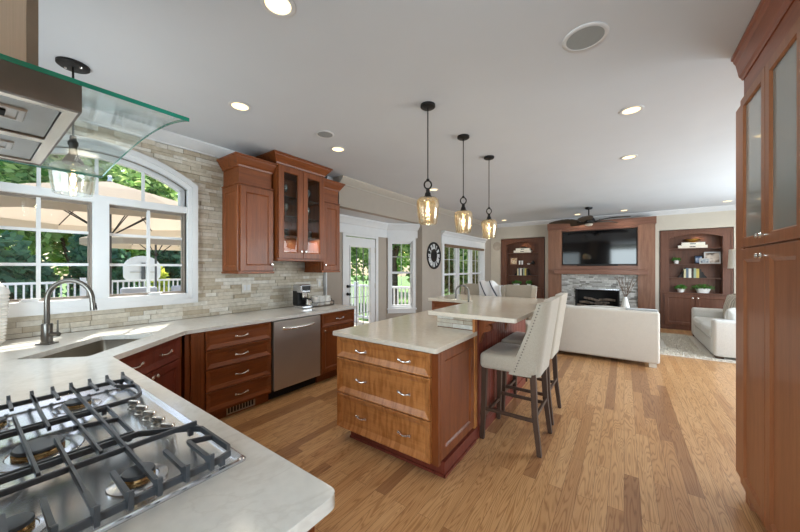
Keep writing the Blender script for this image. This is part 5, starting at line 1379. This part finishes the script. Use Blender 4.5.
M['throw'] = t.set(.95, 0, .2, t.ramp(w_.outputs[0], ((0, (60, 66, 80)), (.10, (64, 70, 84)), (.16, (220, 220, 222)), (1, (226, 226, 226)))))
o = obj('throw', th, M['throw'], smooth=True); sm_ = o.modifiers.new('thick', 'SOLIDIFY'); sm_.thickness = .008; tag(o, 'white throw with navy stripes draped over the stool corner behind the bar', 'throw')

# ---------------------------------------------------------------- wall clock
CY_, CZ_ = 6.10, 1.725
ck = empty('wall_clock', (LX, CY_, CZ_), 'round black wall clock with white roman numerals beside the triple window', 'clock')
obj('rim', MB().lathe([(.285, .002), (.30, .002), (.30, .03), (.285, .035), (.275, .028), (.275, .002)], (LX, CY_, CZ_), 48, 'x'), M['black'], ck, smooth=40)
obj('face', MB().lathe([(0, .002), (.28, .002), (.28, .012), (0, .012)], (LX, CY_, CZ_), 48, 'x'), M['black'], ck)
obj('hub_ring', MB().lathe([(.10, .012), (.125, .012), (.125, .018), (.10, .018)], (LX, CY_, CZ_), 40, 'x'), plain('dark_bronze', (62, 54, 46), .5, .5), ck, smooth=40)
RN = ['XII', 'I', 'II', 'III', 'IIII', 'V', 'VI', 'VII', 'VIII', 'IX', 'X', 'XI']
for k, s in enumerate(RN):
    nm = MB(); wds = {'I': .026, 'V': .042, 'X': .042}; tot = sum(wds[c] for c in s); x = -tot/2; a = -2*PI*k/12
    def st_(x0, z0, x1, z1, t_=.0105):
        d = Vector((x1-x0, z1-z0)).normalized(); n_ = Vector((-d.y, d.x))*t_
        P4 = [(x0-n_.x, z0-n_.y), (x1-n_.x, z1-n_.y), (x1+n_.x, z1+n_.y), (x0+n_.x, z0+n_.y)]
        pts = []
        for px_, pz_ in P4:
            pz2 = pz_+.20; pts.append((LX+.0145, CY_+px_*math.cos(a)-pz2*math.sin(a), CZ_+px_*math.sin(a)+pz2*math.cos(a)))
        c_ = Vector(((x0+x1)/2, 0, 0)); Ls = Vector((x1-x0, z1-z0)).length; an = math.atan2(x1-x0, z1-z0)
        T4 = Matrix.Translation((LX, CY_, CZ_)) @ Matrix.Rotation(a, 4, 'X') @ Matrix.Translation((0, (x0+x1)/2, .20+(z0+z1)/2)) @ Matrix.Rotation(-an, 4, 'X')
        nm.box(.0125, .0150, -t_, t_, -Ls/2, Ls/2, m=T4)
    for c in s:
        w_ = wds[c]; m_ = x+w_/2
        if c == 'I': st_(m_, -.055, m_, .055)
        elif c == 'V': st_(x+.004, .055, m_, -.055, .0095); st_(x+w_-.004, .055, m_, -.055, .0095)
        else: st_(x+.004, .055, x+w_-.004, -.055, .0095); st_(x+w_-.004, .055, x+.004, -.055, .0095)
        x += w_
    obj('numeral', nm, M['trim'], ck)
for ang, ln, wd in ((-1.05, .13, .007), (1.9, .20, .005)):
    d = Vector((0, -math.sin(ang), math.cos(ang))); c0 = Vector((LX+.024, CY_, CZ_)); obj('hand', MB().tube([c0-d*.03, c0+d*ln], wd, 6), M['black'], ck)

# ---------------------------------------------------------------- ceiling fan
fx_, fy_ = -.65, 8.25
cf = empty('ceiling_fan', (fx_, fy_, CEIL), 'dark ceiling fan with leaf-shaped blades before the fireplace', 'ceiling fan')
obj('canopy', MB().lathe([(0, 0), (.075, 0), (.07, -.035), (.03, -.05), (0, -.05)], (fx_, fy_, CEIL-.001), 24), M['black'], cf, smooth=50)
obj('downrod', MB().tube([(fx_, fy_, CEIL-.04), (fx_, fy_, 2.58)], .014, 10), M['black'], cf)
obj('motor', MB().lathe([(0, 2.60), (.04, 2.60), (.10, 2.575), (.125, 2.53), (.12, 2.48), (.07, 2.45), (0, 2.45)], (fx_, fy_, 0), 28), M['black'], cf, smooth=50)
obj('light_bowl', MB().lathe([(.07, 2.45), (.085, 2.435), (.06, 2.405), (0, 2.395)], (fx_, fy_, 0), 24), plain('frosted_bowl', (200, 190, 176), .4), cf, smooth=True)
for k in range(5):
    ang = math.radians(-22+72*k); R4 = Matrix.Translation((fx_, fy_, 2.50)) @ Matrix.Rotation(ang, 4, 'Z')
    bl = MB(); n = 16; T_, B_ = [], []
    for i in range(n+1):
        t_ = i/n; x = .20+.62*t_; hw = .135*(math.sin(PI*min(1, .12+.88*t_**.8))**.6)*(1+.08*math.sin(i*2.2)); tw_ = .22
        for s, L_ in ((1, T_), (-1, B_)): L_.append((x, s*hw, s*hw*tw_+.03*math.sin(t_*PI)))
    tv_ = [bl.bm.verts.new(p) for p in T_]; mv = [bl.bm.verts.new((p[0], 0, .012+.03*math.sin((i/n)*PI))) for i, p in enumerate(T_)]; bv_ = [bl.bm.verts.new(p) for p in B_]
    for i in range(n):
        bl.bm.faces.new([tv_[i], tv_[i+1], mv[i+1], mv[i]]); bl.bm.faces.new([mv[i], mv[i+1], bv_[i+1], bv_[i]])
    bmesh.ops.recalc_face_normals(bl.bm, faces=bl.bm.faces[:]); bmesh.ops.solidify(bl.bm, geom=bl.bm.faces[:], thickness=.008)
    bl.bm.transform(R4); bo = obj('blade', bl, M['fanblade'], cf, smooth=40)
    ir = MB().tube([(.09, 0, .0), (.16, 0, -.01), (.24, 0, .008)], [.02, .014, .02], 8); ir.bm.transform(R4); obj('blade_iron', ir, M['black'], bo, smooth=True)

# ---------------------------------------------------------------- outdoors
struct('ground', MB().box(-70, -3.99, -40, 60, -.75, -.60), M['grass'])
dk = MB(); y = -4.0
while y < 6.6:
    dk.box(-11.2, WX-.17 if y < 3.0 else BX-.16 if y < 5.1 else -3.95 if y > 5.8 else -4.2, y, y+.135, -.10, -.06); y += .14
struct('deck', dk, wood('grey_deck_boards_cross', (150, 140, 128), (176, 168, 156), (190, 184, 174), 'x', .8))
struct('deck_skirt', MB().box(-11.2, -11.15, -4, 6.6, -.6, -.10).box(-11.2, -4.6, 6.55, 6.6, -.6, -.10), M['deck'])
struct('sun_blocking_eave', MB().box(-4.38, WX-.16, -3.5, 3.1, 2.78, 2.92).box(-5.0, BX-.14, 3.1, 6.0, 2.60, 2.78).box(-4.2, LX-.15, 6.0, 11, 2.75, 2.9), M['whitepaint'])
def railing(p0, p1, ztop, zlow, label):
    p0, p1 = Vector(p0), Vector(p1); d = (p1-p0); L_ = d.length; d.normalize(); n_ = Vector((-d.y, d.x))
    r = empty('deck_railing', (p0.x, p0.y, -.06), label, 'railing')
    def seg(mb, a, b_, hw, z0, z1):
        q = [p0+d*a+n_*hw, p0+d*b_+n_*hw, p0+d*b_-n_*hw, p0+d*a-n_*hw]; mb.prism([tuple(v) for v in q], z0, z1)
    mb = MB(); seg(mb, 0, L_, .045, ztop-.05, ztop); obj('top_rail', mb, M['whitepaint'], r)
    mb = MB(); seg(mb, 0, L_, .025, zlow, zlow+.06); obj('bottom_rail', mb, M['whitepaint'], r)
    k = 0
    while k <= L_+.01:
        mb = MB(); seg(mb, k-.05 if k else 0, k+.05, .05, -.06, ztop+.08); obj('post', mb, M['whitepaint'], r); k += L_/math.ceil(L_/2.4)
    bal = None; k = .12
    while k < L_-.05:
        if bal is None:
            mb = MB(); seg(mb, k-.016, k+.016, .016, zlow+.06, ztop-.05); bal = obj('baluster', mb, M['whitepaint'], r)
        else:
            c_ = bal.copy(); COL.objects.link(c_); c_.parent = r; c_.location = bal.location+Vector((d.x*(k-.12), d.y*(k-.12), 0))
        k += .115
railing((-11.0, -3.0), (-11.0, 6.5), 1.12, .10, 'white deck railing with balusters seen through the arched window')
railing((-10.9, 6.45), (-3.75, 6.45), .98, .06, 'white deck railing with balusters seen through the bay window')
def parasol(x, y, za, ze, R_, label, rot=0):
    r = empty('patio_parasol', (x, y, -.06), label, 'parasol', 'beige parasols on the deck')
    mb = MB(); ap_ = mb.bm.verts.new((x, y, za)); n = 8; rim = []; mid_ = []; low = []
    for k in range(n):
        a = rot+2*PI*k/n; c_, s_ = math.cos(a), math.sin(a)
        mid_.append(mb.bm.verts.new((x+c_*R_*.5, y+s_*R_*.5, za-(za-ze)*.42))); rim.append(mb.bm.verts.new((x+c_*R_, y+s_*R_, ze))); low.append(mb.bm.verts.new((x+c_*R_, y+s_*R_, ze-.14)))
    for k in range(n):
        j = (k+1) % n; mb.bm.faces.new([ap_, mid_[k], mid_[j]]); mb.bm.faces.new([mid_[k], rim[k], rim[j], mid_[j]]); mb.bm.faces.new([rim[k], low[k], low[j], rim[j]])
    bmesh.ops.solidify(mb.bm, geom=mb.bm.faces[:], thickness=.004)
    obj('canopy', mb, M['parasol_t'], r)
    obj('finial', MB().lathe([(0, za+.10), (.03, za+.08), (.02, za+.04), (.035, za), (0, za)], (x, y, 0), 12), M['whitepaint'], r, smooth=True)
    obj('pole', MB().tube([(x, y, -.055), (x, y, za-.01)], .024, 10), M['grate'], r)
    for k in range(n):
        a = rot+2*PI*k/n; c_, s_ = math.cos(a), math.sin(a)
        obj('rib', MB().tube([(x+c_*.03, y+s_*.03, za-.03), (x+c_*R_*.5, y+s_*R_*.5, za-(za-ze)*.42-.015), (x+c_*R_*.98, y+s_*R_*.98, ze-.015)], .009, 6), M['black'], r)
        obj('strut', MB().tube([(x+c_*.03, y+s_*.03, za-.85), (x+c_*R_*.5, y+s_*R_*.5, za-(za-ze)*.42-.02)], .009, 6), M['black'], r)
    obj('base', MB().lathe([(0, -.058), (.28, -.058), (.27, .0), (.05, .03), (0, .03)], (x, y, 0), 20), M['grate'], r, smooth=40)
t = NT('sunlit_canvas'); t.set(.9, 0, .2, (204, 194, 180)); tl = t.new('ShaderNodeBsdfTranslucent'); tl.inputs[0].default_value = srgb((196, 184, 168)); mx = t.new('ShaderNodeMixShader'); mx.inputs[0].default_value = .4
t.l(t.p.outputs[0], mx.inputs[1]); t.l(tl.outputs[0], mx.inputs[2]); t.l(mx.outputs[0], t.out.inputs[0]); M['parasol_t'] = t.m
parasol(-6.6, 1.35, 2.82, 2.24, 1.75, 'beige parasol nearest the arched window', .2)
parasol(-10.0, 2.95, 2.62, 2.12, 1.45, 'beige parasol farther off, seen in the right pane of the arched window', .1)
def lounge(x, y, rz, label, mat):
    r = empty('patio_chair', (x, y, -.06), label, 'patio chair', 'cushioned patio chairs on the deck', rz)
    for sx in (-.3, .3):
        for sy in (-.3, .3): obj('leg', MB().box(sx-.025, sx+.025, sy-.025, sy+.025, .001, .38), M['whitepaint'], r, local=True)
    obj('frame', MB().box(-.34, .34, -.34, .34, .38, .43).box(-.36, -.31, -.34, .34, .62, .66).box(.31, .36, -.34, .34, .62, .66).box(-.35, -.31, -.32, -.27, .43, .62).box(.31, .35, -.32, -.27, .43, .62).box(-.34, .34, .32, .36, .43, 1.0), M['whitepaint'], r, local=True)
    obj('seat_cushion', MB().box(-.30, .30, -.33, .30, .431, .56, .04, 3), mat, r, smooth=60, local=True)
    obj('back_cushion', MB().box(-.30, .30, .18, .315, .56, 1.12, .05, 3), mat, r, smooth=60, local=True)
for x, y, rz, lab, m_ in ((-5.5, .30, PI/2+.2, 'tan cushioned patio chair left of the window mullion, near the glass', M['outdoor_tan']), (-5.4, 2.25, PI/2-.3, 'tan cushioned patio chair at the foot of the right pane', M['outdoor_tan']),
      (-8.3, 2.1, -PI/2, 'blue-grey patio chair outside the right pane', M['outdoor']), (-8.3, 2.95, -PI/2, 'blue-grey patio chair right beside its twin outside the right pane', M['outdoor']), (-6.6, 5.6, 2.2, 'blue-grey patio chair outside the glazed door', M['outdoor'])):
    lounge(x, y, rz, lab, m_)
pt = empty('patio_table', (-5.9, 4.75, -.06), 'round white patio table outside the glazed door', 'table')
obj('top', MB().lathe([(0, .66), (.5, .66), (.52, .675), (.5, .69), (0, .69)], (-5.9, 4.75, 0), 32), M['whitepaint'], pt, smooth=40)
for k in range(4): a = PI/4+PI/2*k; obj('leg', MB().tube([(-5.9+.15*math.cos(a), 4.75+.15*math.sin(a), .66), (-5.9+.4*math.cos(a), 4.75+.4*math.sin(a), -.055)], .018, 8), M['whitepaint'], pt)
bx, by = -11.8, 3.15
bo = empty('backboard', (bx, by, -.6), 'white round-topped backboard on a post beyond the railing, right pane', 'backboard')
fan_ = [(-.38, -.36), (.38, -.36), (.44, -.28)]+[(.45*math.cos(a), .0+.36*math.sin(a)) for a in [PI*k/16 for k in range(17)]]+[(-.44, -.28)]
mb = MB(); A1 = [mb.bm.verts.new((bx+.025, by+p, 1.45+q)) for p, q in fan_]; B1 = [mb.bm.verts.new((bx-.025, by+p, 1.45+q)) for p, q in fan_]
mb.bm.faces.new(A1); mb.bm.faces.new(B1[::-1])
for k in range(len(A1)): mb.bm.faces.new([A1[k], A1[(k+1) % len(A1)], B1[(k+1) % len(A1)], B1[k]])
obj('board', mb, M['whitepaint'], bo)
obj('brace', MB().box(bx+.026, bx+.05, by-.3, by+.3, 1.30, 1.34).box(bx+.026, bx+.05, by-.3, by+.3, 1.52, 1.56), plain('grey_brace', (190, 192, 192), .6), bo)
obj('post', MB().tube([(bx+.09, by, -.6), (bx+.09, by, 1.6)], .05, 12), M['grate'], bo)
def foliage(name, loc, size, n, s, mat, label, cat, group, trunk=0, seed=1, squash=None):
    q = random.Random(seed); r = empty(name, loc, label, cat, group); mb = MB(); tones = []
    z0 = trunk*.75
    cl = []
    nb = 14
    for k in range(nb):
        v = Vector((q.gauss(0, 1), q.gauss(0, 1), q.gauss(0, 1))).normalized()*q.random()**.4
        cl.append((Vector((v.x*size[0]*.62, v.y*size[1]*.62, z0+size[2]*.5+v.z*size[2]*.36)), q.uniform(.38, .62)))
    for k in range(n):
        c, f = q.choice(cl); v = Vector((q.gauss(0, 1), q.gauss(0, 1), q.gauss(0, 1))).normalized()*q.random()**.33
        p = c+Vector((v.x*size[0]*f, v.y*size[1]*f, v.z*size[2]*f*.6))
        if p.z < .02: p.z = abs(p.z)*.5+.02
        d = Vector((q.uniform(-1, 1), q.uniform(-1, 1), q.uniform(-.8, .5))).normalized(); e = d.cross(Vector((q.uniform(-1, 1), q.uniform(-1, 1), q.uniform(-1, 1)))).normalized(); ss_ = s*q.uniform(.6, 1.3)
        mb.face([p-d*ss_, p+e*ss_*.55, p+d*ss_, p-e*ss_*.55]); tones.append(q.random())
    o = obj('foliage', mb, mat, r, local=True); set_tone(o, tones)
    if trunk:
        tk = MB().tube([(0, 0, 0), (.06, .03, trunk*.4), (-.03, .02, trunk*.8), (.02, 0, trunk*.75+size[2]*.55)], [.21, .17, .15, .06], 10)
        for k in range(5):
            a = k*1.3; tk.tube([(0, 0, trunk*(.6+.06*k)), (math.cos(a)*size[0]*.3, math.sin(a)*size[1]*.3, trunk*.75+size[2]*.3), (math.cos(a)*size[0]*.5, math.sin(a)*size[1]*.5, trunk*.75+size[2]*.5)], [.09, .06, .02], 6)
        obj('trunk', tk, M['bark'], r, local=True, smooth=True)
    return r
G_ = -.6
k = 0
for x, y in ((-15.5, -1.2), (-15.5, .9), (-15.3, 3.0), (-15.2, 5.1), (-15.0, 7.2)):
    k += 1; foliage('hedge_shrub', (x, y, G_), (.75, 1.02, 3.6), 5200, .17, M['hedge'], 'dark green hedge shrub beyond the deck, number %d from the left' % k if False else ['dark hedge shrub beyond the deck, leftmost behind the window', 'dark hedge shrub behind the left casement muntin', 'dark hedge shrub straight behind the window mullion', 'dark hedge shrub behind the round-topped backboard', 'dark hedge shrub farthest right behind the window'][k-1], 'shrub', 'hedge beyond the deck', 0, k)
foliage('yellow_shrub', (-12.3, 3.75, G_), (.38, .38, 2.2), 900, .09, M['shrub'], 'yellow-green slender shrub right of the backboard', 'shrub', None, 0, 31)
TR = [(-23, .6, 8.6, 'tall, behind the sink pendant'), (-23, 5.9, 8.4, 'tall, behind the right half of the arched transom'), (-21, -6.5, 8.5, 'at the far left frame edge'), (-5.9, 13.0, 2.6, 'low, at the left edge of the triple window'), (-19, -2.6, 8.2, 'far left behind the arched window'), (-19.5, 3.0, 8.0, 'behind the nearer parasol peak'), (-18.5, 8.4, 7.5, 'right end of the arched transom'), (-16, 12.0, 6.2, 'left in the glazed door'),
      (-12.5, 14.5, 5.5, 'right in the glazed door'), (-8.7, 11.6, 5.2, 'with the thick trunk in the bay window'), (-10.5, 18.0, 6.5, 'behind the thick trunk in the bay window'), (-6.4, 15.5-.3, 4.6, 'left pane of the triple window'), (-5.9, 20.0, 5.2, 'middle pane of the triple window'), (-10, 26, 6.5, 'far back in the triple window'), (-16, 21, 6.5, 'far back in the bay window'), (-5.6, 24.0, 5.5, 'right pane of the triple window')]
for i, (x, y, h, lab) in enumerate(TR):
    foliage('tree', (x, y, G_), (2.5, 2.5, h*1.1), 8500, .19, M['foliage'], 'leafy green tree outside, '+lab, 'tree', 'trees around the garden', 3.6 if 'with the thick' in lab else 2.0 if i > 7 else 1.2, 50+i)
bpy.context.view_layer.update()
